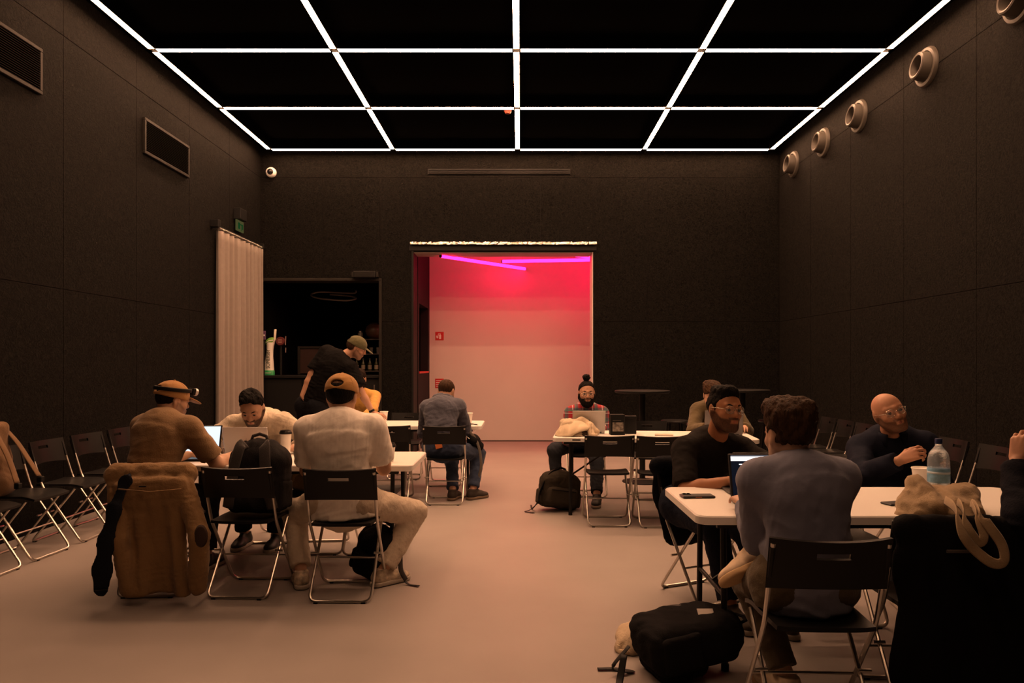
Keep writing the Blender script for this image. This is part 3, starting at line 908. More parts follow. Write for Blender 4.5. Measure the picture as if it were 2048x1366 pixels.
# high round tables and stools in the dark at the back right
def high_table(x, y, label, H=1.10, r=.33):
    o = empty('high_table', (x, y, 0), label, 'bar table')
    MB().lathe([(0, H - .03), (r - .01, H - .03), (r, H - .022), (r, H - .006), (r - .006, H), (0, H)], n=36).build('table_top', M['black'], o, 'auto')
    MB().tube([(0, 0, .02), (0, 0, H - .03)], .035, 14).build('column', M['black'], o, 'auto')
    MB().lathe([(.24, 0), (.24, .012), (.05, .035), (.036, .05)], n=28).build('base', M['black'], o, 'auto')
high_table(1.47, 8.65, 'dark round high table standing behind the back right table')
high_table(2.75, 8.9, 'dark round high table at the right, behind the man with glasses')
def stool(x, y, label, H=.72):
    o = empty('bar_stool', (x, y, 0), label, 'stool', 'dark stools behind the back right table')
    MB().lathe([(0, H - .03), (.16, H - .03), (.17, H - .015), (.16, H), (0, H + .004)], n=24).build('seat', M['legdark'], o, 'auto')
    for k in range(4):
        a = PI / 4 + k * PI / 2
        MB().tube([(.10 * math.cos(a), .10 * math.sin(a), H - .03), (.18 * math.cos(a), .18 * math.sin(a), 0)], .012, 8).build('leg', M['black'], o)
    MB().lathe([(.135, .245), (.145, .25), (.135, .255), (.125, .25), (.135, .245)], n=20).build('foot_ring', M['black'], o, True)
stool(1.92, 8.95, 'dark bar stool just right of the first high table')
stool(2.12, 8.45, 'dark bar stool in front, between the two high tables')
stool(3.15, 9.0, 'dark bar stool beside the right high table')
# ================================================================ PEOPLE
SKIN = {}
def skin(key, col, beard=None):
    if key in SKIN: return SKIN[key]
    m = SKIN[key] = mat('skin_' + key, col, rough=.5, var=.06, vscale=22, sss=.12, spec=.35, bump=.03, bscale=400)
    if beard is not None:
        nt = m.node_tree; b = nt.nodes['Principled BSDF']; src = b.inputs['Base Color'].links[0].from_socket
        at = nt.nodes.new('ShaderNodeAttribute'); at.attribute_name = 'beard'
        ns = nt.nodes.new('ShaderNodeTexNoise'); ns.inputs['Scale'].default_value = 420
        mr = nt.nodes.new('ShaderNodeMapRange'); mr.inputs[1].default_value, mr.inputs[2].default_value, mr.inputs[3].default_value, mr.inputs[4].default_value = .35, .6, beard[1] * .7, beard[1]
        _lnk(nt, ns.outputs['Fac'], mr.inputs[0])
        mu = nt.nodes.new('ShaderNodeMath'); mu.operation = 'MULTIPLY'; _lnk(nt, at.outputs['Fac'], mu.inputs[0]); _lnk(nt, mr.outputs[0], mu.inputs[1])
        mx = nt.nodes.new('ShaderNodeMix'); mx.data_type = 'RGBA'
        _lnk(nt, mu.outputs[0], mx.inputs[0]); _lnk(nt, src, mx.inputs[6]); mx.inputs[7].default_value = (*beard[0], 1)
        _lnk(nt, mx.outputs[2], b.inputs['Base Color'])
    return m
EYE = [mat('eye_white', (.36, .33, .30), .25), mat('eye_iris', (.02, .012, .008), .15)]
LIPS = mat('lips', (.33, .12, .09), .45)

def cloth(name, col, bump=.25, bscale=120, var=.07, rough=.85): return mat(name, col, rough, var=var, vscale=9, bump=bump, bscale=bscale, spec=.2 if max(col) > .06 else .06, sheen=.12 if max(col) > .06 else 0)

def ik(a, c, l1, l2, pole):
    """middle joint of a two-bone chain; also returns the reachable end"""
    a, c, pole = map(lambda v: np.asarray(v, float), (a, c, pole))
    d = c - a; L = np.linalg.norm(d)
    if L > (l1 + l2) * .995: c = a + d / L * (l1 + l2) * .995; d = c - a; L = np.linalg.norm(d)
    L = max(L, abs(l1 - l2) + .02)
    x = (l1 * l1 - l2 * l2 + L * L) / (2 * L); h = math.sqrt(max(l1 * l1 - x * x, 0))
    u = unit(d); p = pole - a; p = unit(p - u * (p @ u))
    return a + u * x + p * h, c

def rot_axis(axis, a):
    return np.array(Matrix.Rotation(a, 3, Vector(tuple(map(float, axis)))))

def head_frame(yaw, pitch, roll):
    R = rotz(math.radians(yaw))
    R = R @ np.array(Matrix.Rotation(math.radians(pitch), 3, 'X'))
    return R @ np.array(Matrix.Rotation(math.radians(roll), 3, 'Y'))

def hand_ops(S, w, f, n, side, curl=.5, spread=.14, s=1.0):
    """palm, four fingers of unequal length and a thumb; side = unit vector towards the thumb"""
    f, n, side = unit(f), unit(n), unit(side)
    L = [.085, .090, .086, .078]; off = [.030, .010, -.010, -.029]; fl = [.070, .078, .072, .056]; rr = [.0092, .0095, .009, .008]
    for i in range(4):
        k0 = w + f * .012 * s + side * off[i] * .55 * s
        kn = w + f * L[i] * s + side * off[i] * s + n * (.004 - .003 * abs(i - 1)) * s
        S.cap(k0, kn, .0135 * s, .0108 * s, k=.012)
        c = curl * (.9 + .12 * i)
        d = unit(f + side * (off[i] / .03) * spread); p = kn
        ang = 0
        for q, (frac, da) in enumerate(((.45, .55), (.31, .75), (.24, .5))):
            ang += da * c
            dd = unit(d * math.cos(ang) - n * math.sin(ang))
            e = p + dd * fl[i] * frac * s
            S.cap(p, e, rr[i] * (1 - .08 * q) * s, rr[i] * (1 - .08 * (q + 1)) * s, k=.004)
            p = e
    p = w + f * .022 * s + side * .022 * s - n * .004
    for q, (l, a, r0, r1) in enumerate(((.044, .75, .0145, .0115), (.032, .45 - .25 * curl, .0112, .0098), (.026, .25 - .35 * curl, .0098, .0078))):
        d = unit(f * math.cos(a) + side * math.sin(a) - n * (.25 + .25 * curl))
        e = p + d * l * s
        S.cap(p, e, r0 * s, r1 * s, k=.008 if q == 0 else .004); p = e

def human(label, pel, nk, yaw, head, arms, legs, look, sw=.185, g=1.0, sroll=0.0, hipyaw=None, slouch=.03, hs=1.0, fine=.0046):
    pel, nk = np.asarray(pel, float), np.asarray(nk, float)
    hipyaw = yaw if hipyaw is None else hipyaw
    root_loc = arr(pel[0], pel[1], 0)
    root = empty('person', root_loc, label, 'person')
    th = math.radians(yaw); f = arr(-math.sin(th), math.cos(th), 0); r = arr(math.cos(th), math.sin(th), 0)
    if sroll: r = rot_axis(f, math.radians(sroll)) @ r
    hy = math.radians(hipyaw); hf = arr(-math.sin(hy), math.cos(hy), 0); hr = arr(math.cos(hy), math.sin(hy), 0)
    u = unit(nk - pel); bf = unit(f - u * (f @ u)); r = unit(r - u * (r @ u) * .6)
    sk = look['skin']
    # ---- joints
    J = {}
    for s, sg in (('L', -1), ('R', 1)):
        sh = nk - u * .055 + r * sg * sw + bf * look.get('shf', .0)
        w, pole, hand = arms[s]
        if pole is None: pole = sh + r * sg * .30 - f * .45 - arr(0, 0, 1.0)
        el, w = ik(sh, w, .30, .265, pole)
        hip = pel + hr * sg * .095
        an, kpole, foot = legs[s]
        kn, an = ik(hip, an, .44, .42, kpole)
        J[s] = dict(sh=sh, el=el, w=w, hip=hip, kn=kn, an=an, hand=hand, foot=foot)
    wst = pel + (nk - pel) * .42 - bf * slouch
    chs = pel + (nk - pel) * .76 - bf * slouch * .7
    # ---- body (skin)
    B = SDF(.011); fl = (bf, .68)
    B.cap(pel, wst, .125 * g, .115 * g, flat=fl).cap(wst, chs, .115 * g, .145 * g, k=.03, flat=fl).cap(J['L']['sh'], J['R']['sh'], .05, k=.04).cap(chs, nk - u * .04, .13 * g, .07, k=.03, flat=fl)
    for s in 'LR':
        j = J[s]
        B.cap(j['sh'], j['el'], .05, .04, k=.02); B.cap(j['hip'], j['kn'], .075 * g, .052, k=.03); B.cap(j['kn'], j['an'], .05, .036, k=.02)
        B.cap(j['el'], j['w'], .041, .028, k=.015)
    hc, hyaw, hpit, hrol = head
    hc = np.asarray(hc, float); Rh = head_frame(hyaw, hpit, hrol)
    sc = 1.04 * hs
    def hp(x, y, z): return hc + Rh @ (arr(x, y, z) * sc)
    H = SDF(.0042 if fine < .006 else fine)
    def E(x, y, z, rx, ry, rz, k=.02, mode='add'): H.ell(hp(x, y, z), arr(rx, ry, rz) * sc, Rh, k, mode)
    def Cp(a, b, ra, rb, k=.012, mode='add'): H.cap(hp(*a), hp(*b), ra * sc, rb * sc, k, None, mode)
    E(0, -.012, .034, .075, .096, .083)
    E(0, .028, .002, .066, .062, .092, .03)
    E(0, .028, -.062, .053, .056, .048, .03)
    E(0, .068, -.094, .026, .022, .020, .03)
    for sg in (-1, 1):
        Cp((sg * .058, -.008, -.038), (sg * .026, .062, -.096), .018, .014, .03)
        E(sg * .042, .060, -.022, .022, .02, .016, .025)
        E(sg * .078, -.012, .0, .009, .021, .033, .012)
        E(sg * .089, -.008, .004, .006, .011, .018, .006, 'sub')
    Cp((-.042, .074, .030), (0, .089, .027), .010, .010, .015); Cp((.042, .074, .030), (0, .089, .027), .010, .010, .015)
    for sg in (-1, 1): E(sg * .0325, .096, .008, .019, .014, .0115, .012, 'sub')
    Cp((0, .084, .018), (0, .109, -.021), .008, .0125, .012)
    for sg in (-1, 1): E(sg * .0125, .098, -.026, .009, .011, .0085, .008)
    E(0, .077, -.055, .031, .024, .022, .015)
    Cp((-.018, .093, -.050), (.018, .093, -.050), .0065, .0065, .008)
    Cp((-.015, .092, -.0625), (.015, .092, -.0625), .0075, .0075, .006)
    E(0, .104, -.0563, .024, .010, .0022, .004, 'sub')
    for sg in (-1, 1):
        Cp((sg * .0325 - .014, .0845, .0150), (sg * .0325 + .014, .0845, .0150), .0062, .0062, .005)
        Cp((sg * .0325 - .013, .082, -.0035), (sg * .0325 + .013, .082, -.0035), .0052, .0052, .005)
    H.cap(hp(0, -.024, -.05), nk - u * .02, .056 * sc, .062, k=.03)
    H.cap(nk - u * .02, nk - u * .08, .060, .045, k=.03)
    parts = [B, H]
    short = look.get('sleeve') == 'short'
    for s, sg in (('L', -1), ('R', 1)):
        j = J[s]; A = SDF(fine)
        fw = unit(j['w'] - j['el'])
        if short:
            A.cap(j['sh'] * .35 + j['el'] * .65, j['el'], .046 * g ** .5, .041, k=.02)
            A.cap(j['el'], j['el'] + (j['w'] - j['el']) * .35, .042, .043, k=.02)
        A.cap(j['el'] * .65 + j['w'] * .35, j['w'], .042, .027, k=.02)
        hd = j['hand'] or {}
        hf_ = unit(hd.get('f', fw * arr(1, 1, .3)))
        n_ = np.asarray(hd.get('n', (0, 0, 1)), float); n_ = unit(n_ - hf_ * (n_ @ hf_))
        side = np.cross(n_, hf_) * (1 if s == 'R' else -1)   # thumb side
        hand_ops(A, j['w'] + fw * .01, hf_, n_, side, hd.get('curl', .45), s=hd.get('s', 1.05))
        parts.append(A)
    body = sdf_obj('body', parts, sk, root, root_loc)
    bd_ = look.get('beard')
    if bd_:
        n_ = len(body.data.vertices); co = np.zeros(n_ * 3, dtype=np.float32); body.data.vertices.foreach_get('co', co)
        wp = co.reshape(-1, 3) + root_loc
        q_ = ((wp - hc) @ Rh) / sc
        x_, y_, z_ = np.abs(q_[:, 0]), q_[:, 1], q_[:, 2]
        ss = lambda a, b, v: np.clip((v - a) / (b - a), 0, 1) ** 2 * (3 - 2 * np.clip((v - a) / (b - a), 0, 1))
        line = np.interp(y_, [-.02, .02, .06, .085, .12], [.004, -.006, -.040, -.044, -.036])
        m_ = ss(.006, -.006, z_ - line) * ss(-.145, -.118, z_) * ss(-.022, -.006, y_)
        m_ *= 1 - ss(.004, -.002, np.maximum(np.maximum(x_ - .021, np.abs(z_ + .0565) - .0095), .078 - y_))
        m_ = np.maximum(m_, ss(.004, -.002, np.maximum(np.maximum(x_ - .030, np.abs(z_ + .0425) - .0055), .075 - y_)))
        at = body.data.attributes.new('beard', 'FLOAT', 'POINT'); at.data.foreach_set('value', m_.astype(np.float32))
        lift = {'stubble': .0, 'short': .004, 'full': .004}[bd_]
        if lift:
            Pq = co.reshape(-1, 3).astype(float); nn = np.zeros(n_ * 3, dtype=np.float32); body.data.vertices.foreach_get('normal', nn)
            Pq = Pq + nn.reshape(-1, 3) * (m_ * (lift + .0012 * wavy(Pq, 140, 3)))[:, None]
            body.data.vertices.foreach_set('co', Pq.astype(np.float32).ravel()); body.data.update()
    # ---- eyes, brows, lips
    for sg in (-1, 1):
        c = hp(sg * .0325, .0785, .0065); m = MB()
        vs, fs, mi = [], [], []
        nr = 10
        for i in range(7):
            a = PI * i / 6 * .5
            for k in range(nr):
                b = 2 * PI * k / nr
                vs.append(c + Rh @ (arr(math.sin(a) * math.cos(b), math.cos(a), math.sin(a) * math.sin(b)) * .0135 * sc))
        for i in range(6):
            for k in range(nr): fs.append((i * nr + k, i * nr + (k + 1) % nr, (i + 1) * nr + (k + 1) % nr, (i + 1) * nr + k)); mi.append(1 if i < 3 else 0)
        e = mesh_np('eye', vs, fs, EYE, body, True, mi, root_loc)
        if look.get('hair_mat'):
            bw = MB().tube([hp(sg * .014, .094, .029), hp(sg * .032, .090, .0345), hp(sg * .052, .074, .030)], [.004 * sc, .0048 * sc, .003 * sc], 6, flat=(1, .9))
            bw.build('eyebrow', look['hair_mat'], body, True, root_loc)
    l = SDF(.0035)
    smile = look.get('smile', 0)
    for (z, rr) in ((-.0505, .005), (-.0615, .0062)):
        l.cap(hp(-.021, .0925, z + smile), hp(0, .0975, z), .0038 * sc, rr * sc, k=.003); l.cap(hp(.021, .0925, z + smile), hp(0, .0975, z), .0038 * sc, rr * sc, k=.003)
    sdf_obj('lips', l, look.get('lips', LIPS), body, root_loc)
    # ---- hair, beard, cap
    hair = look.get('hair')
    if hair:
        v = look.get('hair_vol', 1.0); S = SDF(.005)
        cz = .028 if look.get('cap') else .036
        pf, pn = hp(0, look.get('hairline', .070), look.get('hairz', .075)), hp(0, -.085, look.get('nape', -.062))
        dn = Rh @ unit(arr(0, -(look.get('nape', -.062) - look.get('hairz', .075)), -(look.get('hairline', .070) + .085)))
        S.ell(hp(0, -.014, cz), arr(.079 + .008 * v, .100 + .008 * v, .085 + .012 * v) * sc, Rh, .01)
        if hair == 'quiff':
            S.ell(hp(.01, .040, .108), arr(.055, .048, .030) * sc, Rh, .03); S.ell(hp(.01, -.02, .112), arr(.055, .07, .028) * sc, Rh, .03)
        if hair == 'mop':
            S.ell(hp(0, -.015, .085), arr(.092, .105, .060) * sc, Rh, .03); S.ell(hp(-.03, .02, .115), arr(.06, .06, .035) * sc, Rh, .03); S.ell(hp(.03, -.03, .115), arr(.055, .06, .032) * sc, Rh, .03)
        pass
        S.cut(pf, dn)
        for sg in (-1, 1):
            S.ell(hp(sg * .088, -.012, -.004), arr(.018, .028, .038) * sc, Rh, .006, 'sub')
        if not look.get('cap'):
            for sg in (-1, 1): S.cap(hp(sg * .068, .016, .035), hp(sg * .0665, .014, -.010), .0095 * sc, .0065 * sc, k=.008)
        if look.get('cap') and not look.get('hairfull'): S.cut(hp(0, 0, .07), Rh @ arr(0, 0, 1))
        am = look.get('hair_amp', .004)
        hm = look['hair_mat']
        sd = int(abs(pel[0] * 100))
        dispf = (lambda P: am * wavy((P - hc) * arr(1, 1, .55), 75, sd) + am * .9 * wavy(P - hc, 30, sd + 3))
        ho = sdf_obj('hair', S, hm, root, root_loc, dispf, smooth=0)
        if hair == 'bun':
            K = SDF(.005); K.ell(hp(.0, -.03, .155), arr(.040, .038, .034) * sc, Rh).ell(hp(.015, -.04, .17), arr(.025, .025, .022) * sc, Rh, .01).cap(hp(0, -.03, .11), hp(0, -.03, .14), .022, .02, .01)
            sdf_obj('hair_bun', K, hm, ho, root_loc, lambda P: .007 * wavy(P - hc, 55, 4), smooth=0)
    beard = look.get('beard')
    if beard == 'full':
        t = {'stubble': .002, 'short': .006, 'full': .014}[beard]; S = SDF(.0042)
        S.ell(hp(0, .026, -.066), arr(.054 + t, .058 + t, .046 + t) * sc, Rh, .02)
        S.ell(hp(0, .068, -.094 - t), arr(.026 + t, .022 + t, .020 + t) * sc, Rh, .03)
        for sg in (-1, 1):
            S.cap(hp(sg * .058, -.006, -.036), hp(sg * .026, .062, -.096), (.0175 + t) * sc, (.0145 + t) * sc, k=.03)
            S.cap(hp(sg * .070, .016, -.005), hp(sg * .062, .012, -.045), .009 * sc, (.0125 + t) * sc, k=.012)
        S.ell(hp(0, .083, -.043), arr(.034, .018, .010) * sc, Rh, .01)
        S.cut(hp(0, .10, -.036), Rh @ unit(arr(0, .62, .70)))
        S.ell(hp(0, .108, -.0565), arr(.024, .03, .0105) * sc, Rh, .004, 'sub')
        S.cut(hp(0, -.022, 0), Rh @ arr(0, -1, 0))
        sdf_obj('beard', S, look.get('beard_mat', look.get('hair_mat')), root, root_loc, lambda P: .0018 * wavy(P - hc, 120, 9), smooth=0)
    if look.get('cap'):
        S = SDF(.0045)
        S.ell(hp(0, -.010, .040), arr(.094, .112, .096) * sc, Rh, cuts=[(hp(0, 0, .022), -Rh @ unit(arr(0, .10, 1)))])
        S.ell(hp(0, -.115, .070), arr(.036, .055, .020) * sc, Rh, .003, 'sub')
        co = sdf_obj('cap', S, look['cap'], root, root_loc, lambda P: .0015 * wavy(P - hc, 40, 2))
        S = SDF(.0045)
        pr = Rh @ np.array(Matrix.Rotation(-.28, 3, 'X'))
        S.ell(hp(0, .112, .030), arr(.080, .085, .0075) * sc, pr)
        S.ell(hp(0, .03, .0), arr(.081, .085, .12) * sc, Rh, .004, 'sub')
        sdf_obj('brim', S, look.get('brim', look['cap']), co, root_loc)
        MB().lathe([(0, .006), (.006, .005), (.008, 0)], c=hp(0, -.010, .136), R=Rh, n=10).build('button', look['cap'], co, True, root_loc)
        for k in range(3):
            a = k * PI / 3
            pts = [hp(.0945 * math.sin(q) * math.sin(a), -.010 + .1125 * math.sin(q) * math.cos(a), .040 + .0965 * math.cos(q)) for q in np.linspace(-1.45, 1.45, 17)]
            if k == 0: pts = pts[5:]
            MB().tube(pts, .0012, 5).build('seam', look['cap'], co, True, root_loc)
    if look.get('glasses'):
        m = MB()
        for sg in (-1, 1):
            cc = arr(sg * .034, .104, .006)
            ring = [hp(*(cc + arr(.0235 * math.cos(a), -.010 * abs(math.cos(a)) * (1 if sg * math.cos(a) > 0 else 0), .0215 * math.sin(a)))) for a in np.linspace(0, 2 * PI, 25)]
            m.tube(ring, .0013, 6, cap=False)
            m.tube([hp(sg * .057, .095, .010), hp(sg * .078, .06, .012), hp(sg * .086, -.005, .012), hp(sg * .084, -.02, .0)], .0014, 6)
        m.tube([hp(-.0115, .105, .008), hp(0, .108, .012), hp(.0115, .105, .008)], .0013, 6)
        go = m.build('glasses', look['glasses'], root, True, root_loc)
        for sg in (-1, 1):
            MB().add([hp(sg * .034 + .0225 * math.cos(a), .103, .006 + .0205 * math.sin(a)) for a in np.linspace(0, 2 * PI, 20, endpoint=False)], [tuple(range(20))]).build('lens', LENS, go, False, root_loc)
    # ---- shirt
    ease = look.get('ease', .012); S = SDF(.0075)
    e = ease
    if look.get('skirt'): S.cap(pel + u * .10, pel - u * .10, .150 * g + e, .150 * g + e + look['skirt'], k=.03, flat=(bf, .80))
    S.cap(pel + u * .02, wst, (.140 * g + e) * look.get('belly', 1.0), (.132 * g + e) * look.get('belly', 1.0), flat=fl)
    S.cap(wst, chs, (.132 * g + e) * look.get('belly', 1.0), .160 * g + e, k=.04, flat=fl)
    S.cap(chs, nk - u * .055, .155 * g + e, .085 + e, k=.04, flat=fl)
    S.cap(J['L']['sh'] - r * -.02, J['R']['sh'] - r * .02, .060 + e, k=.05)
    for s in 'LR': S.cap(nk - u * .012, J[s]['sh'], .048 + e * .6, .052 + e * .6, k=.05)
    hem = pel - u * look.get('hem', .06)
    S.cut(hem, -u)
    gs = g ** .5
    for s in 'LR':
        j = J[s]
        if short:
            t = look.get('slen', .66); c = j['sh'] * (1 - t) + j['el'] * t; d = unit(j['el'] - j['sh'])
            S.cap(j['sh'], c + d * .05, .056 * gs + e, .053 * gs + e * 1.3, k=.035, cuts=[(c, d)])
        else:
            S.cap(j['sh'], j['el'], .056 * gs + e, .048 * gs + e, k=.035)
            t = look.get('slen', .93); c = j['el'] * (1 - t) + j['w'] * t; d = unit(j['w'] - j['el'])
            S.cap(j['el'], c + d * .05, .047 * gs + e, .034 * gs + e * .7, k=.02, cuts=[(c, d)])
    wr = look.get('wrinkle', .005); sd2 = int(abs(nk[0] * 331)) + 5
    disp = lambda P: wr * (.35 + np.clip((nk[2] - P[:, 2]) / .42, 0, 1.2)) * .9 * crease((P - nk) * arr(.7, .7, 1.7), 9, sd2 + 4) + wr * (wavy((P - nk) * arr(1.3, 1, .8), 11, sd2) * .8 + .45 * wavy((P - nk) * arr(1.2, 1, 1.2), 26, sd2 + 1))
    so = sdf_obj('shirt', S, look['shirt'], root, root_loc, disp)
    # collar ring
    colr = look.get('collar', 'crew')
    ax = unit(hp(0, -.024, -.05) - (nk - u * .02)); cn = nk + u * .0
    a1 = unit(np.cross(ax, bf)); a2 = np.cross(ax, a1)
    if colr == 'crew':
        ring = [cn - ax * .003 + (a1 * math.cos(t) * .071 + a2 * math.sin(t) * .070) + ax * (.012 * math.sin(t) * (a2 @ -bf)) for t in np.linspace(0, 2 * PI, 33)]
        MB().tube(ring, .008, 8, cap=False).build('collar', look.get('collar_mat', look['shirt']), so, True, root_loc)
    elif colr == 'shirt':
        Pg = np.zeros((25, 5, 3))
        for i in range(25):
            t = .5 + (2 * PI - 1.0) * i / 24
            dirv = bf * math.cos(t) + a1 * math.sin(t)
            for q in range(5):
                w_ = q / 4
                Pg[i, q] = cn + ax * .034 + dirv * (.064 + .036 * w_ ** 1.3) + ax * (.046 * math.sin(PI * (.25 + .6 * w_)) - .030 * w_) - u * (.05 * w_ * max(0, math.cos(t)) ** 3)
        MB().shell(Pg, .006).build('collar', look.get('collar_mat', look['shirt']), so, True, root_loc)
    elif colr == 'hood':
        S = SDF(.007)
        pts = [cn + (bf * math.cos(t) * .075 + a1 * math.sin(t) * .085) + ax * (.035 - .02 * math.cos(t)) for t in np.linspace(.3, 2 * PI - .3, 13)]
        for a_, b_ in zip(pts[:-1], pts[1:]): S.cap(a_, b_, .032, .032, k=.02)
        S.ell(cn - bf * .10 - u * .015, arr(.10, .05, .055), np.stack([r, bf, u], axis=1), k=.03)
        sdf_obj('hood', S, look['shirt'], so, root_loc, lambda P: .006 * wavy(P - nk, 22, 3))
    if look.get('buttons'):
        for k in range(3):
            MB().lathe([(0, .002), (.006, .0015), (.006, 0)], c=chs + bf * (.13 * g) + u * (.06 - .07 * k), R=np.stack([r, u, bf], axis=1), n=8).build('button', M['signwhite'], so, False, root_loc)
    # ---- trousers
    S = SDF(.009)
    pe = .012
    S.cap(pel + u * .05, pel - u * .02, .120 * g + pe, .135 * g + pe, flat=(bf, .62))
    S.cap(J['L']['hip'], J['R']['hip'], .105 * g + pe, k=.04)
    lt = look.get('leg_cut', .90)
    for s in 'LR':
        j = J[s]
        S.cap(j['hip'], j['kn'], .088 * gs + pe, .062 * gs + pe, k=.045)
        c = j['kn'] * (1 - lt) + j['an'] * lt; d = unit(j['an'] - j['kn'])
        S.cap(j['kn'], c + d * .06, .058 * gs + pe, .050 * gs + pe, k=.035, cuts=[(c, d)])
    sdf_obj('trousers', S, look['pants'], root, root_loc, lambda P: .006 * wavy((P - pel) * arr(1, 1, 1.3), 14, sd2 + 7) + .003 * wavy(P - pel, 34, sd2 + 8))
    # ---- shoes
    for s, sg in (('L', -1), ('R', 1)):
        j = J[s]; ft = j['foot']
        if isinstance(ft, (int, float)):
            a = math.radians(ft); d = arr(-math.sin(a), math.cos(a), 0); up = arr(0, 0, 1.0)
        else: d, up = unit(ft[0]), np.asarray(ft[1], float)
        up = unit(up - d * (up @ d)); rt = np.cross(d, up); RF = np.stack([rt, d, up], axis=1)
        o0 = j['an'] - up * .088
        q = lambda x, y, z: o0 + RF @ arr(x, y, z)
        S = SDF(.0055)
        S.cap(q(0, -.035, .048), q(0, .09, .044), .043, .040, k=.02).ell(q(0, .125, .034), (.047, .075, .034), RF, .03)
        S.cap(q(0, -.02, .05), q(0, -.012, .098), .044, .044, k=.02, cuts=[(q(0, 0, .105), up)])
        S.cap(q(0, 0, .09), q(0, .06, .085), .028, .018, k=.02)
        S.cut(q(0, 0, .014), -up)
        sh = sdf_obj('shoe', S, look['shoes'], root, root_loc)
        S = SDF(.0055)
        S.cap(q(0, -.038, .014), q(0, .06, .014), .047, .046, k=.02).ell(q(0, .125, .014), (.051, .082, .05), RF, .02)
        S.cut(q(0, 0, .028), up); S.cut(q(0, 0, .001), -up)
        sdf_obj('sole', S, look.get('sole', SOLE), sh, root_loc, smooth=0)
        for k in range(4):
            y = .035 + .022 * k; z = .094 - .0085 * k - .0045 * k * (k > 1)
            MB().tube([q(-.024, y, z - .014), q(0, y + .004, z), q(.024, y, z - .014)], .0028, 5).build('lace', look.get('lace', SOLE), sh, True, root_loc)
    return dict(root=root, J=J, hp=hp, Rh=Rh, body=body, shirt=so, loc=root_loc, sc=sc, nk=nk, u=u, bf=bf, r=r, pel=pel, chs=chs)
SOLE = mat('shoe_sole', (.35, .31, .26), .7)
LENS = mat('spectacle_lens', (.9, .9, .9), .03, alpha=.10, spec=.8)
WIRE = mat('spectacle_wire', (.62, .58, .50), .25, metal=.9)
HB = mat('hair_black', (.006, .005, .004), .75, spec=.1, bump=.8, bscale=130, stretch=(1, 1, .25), var=.4, vscale=60)
HD = mat('hair_dark_brown', (.014, .009, .006), .75, spec=.1, bump=.8, bscale=130, stretch=(1, 1, .25), var=.4, vscale=60)
HM = mat('hair_brown', (.042, .021, .010), .7, spec=.15, bump=.8, bscale=130, stretch=(1, 1, .25), var=.5, vscale=60)
DENIM_B = cloth('denim_black', (.010, .011, .014)); DENIM_N = cloth('denim_navy', (.028, .042, .080))

def plaid():
    m = cloth('plaid_flannel', (.3, .02, .02)); nt = m.node_tree; b = nt.nodes['Principled BSDF']
    tc = nt.nodes.new('ShaderNodeTexCoord'); sx = nt.nodes.new('ShaderNodeSeparateXYZ'); _lnk(nt, tc.outputs['Object'], sx.inputs[0])
    def stripe(o, per, w, ph):
        a = nt.nodes.new('ShaderNodeMath'); a.operation = 'MULTIPLY_ADD'; a.inputs[1].default_value = 1 / per; a.inputs[2].default_value = 50 + ph
        _lnk(nt, o, a.inputs[0])
        fr = nt.nodes.new('ShaderNodeMath'); fr.operation = 'FRACT'; _lnk(nt, a.outputs[0], fr.inputs[0])
        l = nt.nodes.new('ShaderNodeMath'); l.operation = 'LESS_THAN'; l.inputs[1].default_value = w; _lnk(nt, fr.outputs[0], l.inputs[0])
        return l.outputs[0]
    def over(base, fac, col, f):
        mx = nt.nodes.new('ShaderNodeMix'); mx.data_type = 'RGBA'
        mu = nt.nodes.new('ShaderNodeMath'); mu.operation = 'MULTIPLY'; mu.inputs[1].default_value = f; _lnk(nt, fac, mu.inputs[0])
        _lnk(nt, mu.outputs[0], mx.inputs[0])
        if isinstance(base, tuple): mx.inputs[6].default_value = base
        else: _lnk(nt, base, mx.inputs[6])
        mx.inputs[7].default_value = col
        return mx.outputs[2]
    X, Z = sx.outputs[0], sx.outputs[2]
    c = (.34, .022, .03, 1)
    for o in (X, Z):
        c = over(c, stripe(o, .105, .36, .32), (.02, .075, .10, 1), .66)
    for o in (X, Z):
        c = over(c, stripe(o, .105, .07, .55), (.62, .62, .62, 1), .6)
        c = over(c, stripe(o, .105, .08, .25), (.06, .16, .12, 1), .7)
    for l in list(b.inputs['Base Color'].links): nt.links.remove(l)
    _lnk(nt, c, b.inputs['Base Color'])
    return m

# ---- man in tan T-shirt with cap and headlamp (left, back turned)
tan_cap = cloth('cap_tan', (.36, .19, .07), bump=.15, bscale=200)
P1 = human('man in tan T-shirt, tan cap and headlamp, back turned, at the left table',
    (-2.33, 4.60, .545), (-2.30, 4.70, 1.055), -18, ((-2.315, 4.79, 1.165), -36, -10, 3),
    dict(L=((-2.30, 4.98, .785), (-2.65, 4.75, .5), None), R=((-1.985, 5.00, .785), (-1.85, 4.75, .45), dict(curl=.25))),
    dict(L=((-2.46, 4.92, .09), (-2.5, 5.4, .8), 5), R=((-2.16, 4.96, .09), (-2.1, 5.4, .8), -10)),
    dict(skin=skin('a', (.50, .30, .20), ((.05, .03, .02), .55)), hair='short', hair_mat=HD, cap=tan_cap, hair_amp=.001, hair_vol=-.2, nape=-.05, sleeve='short', slen=.8,
         shirt=cloth('tshirt_tan', (.24, .15, .075)), pants=DENIM_B, shoes=mat('shoe_dark', (.02, .02, .02), .6), ease=.014, beard='stubble'), sw=.19, g=1.12, slouch=.06, hs=.98)
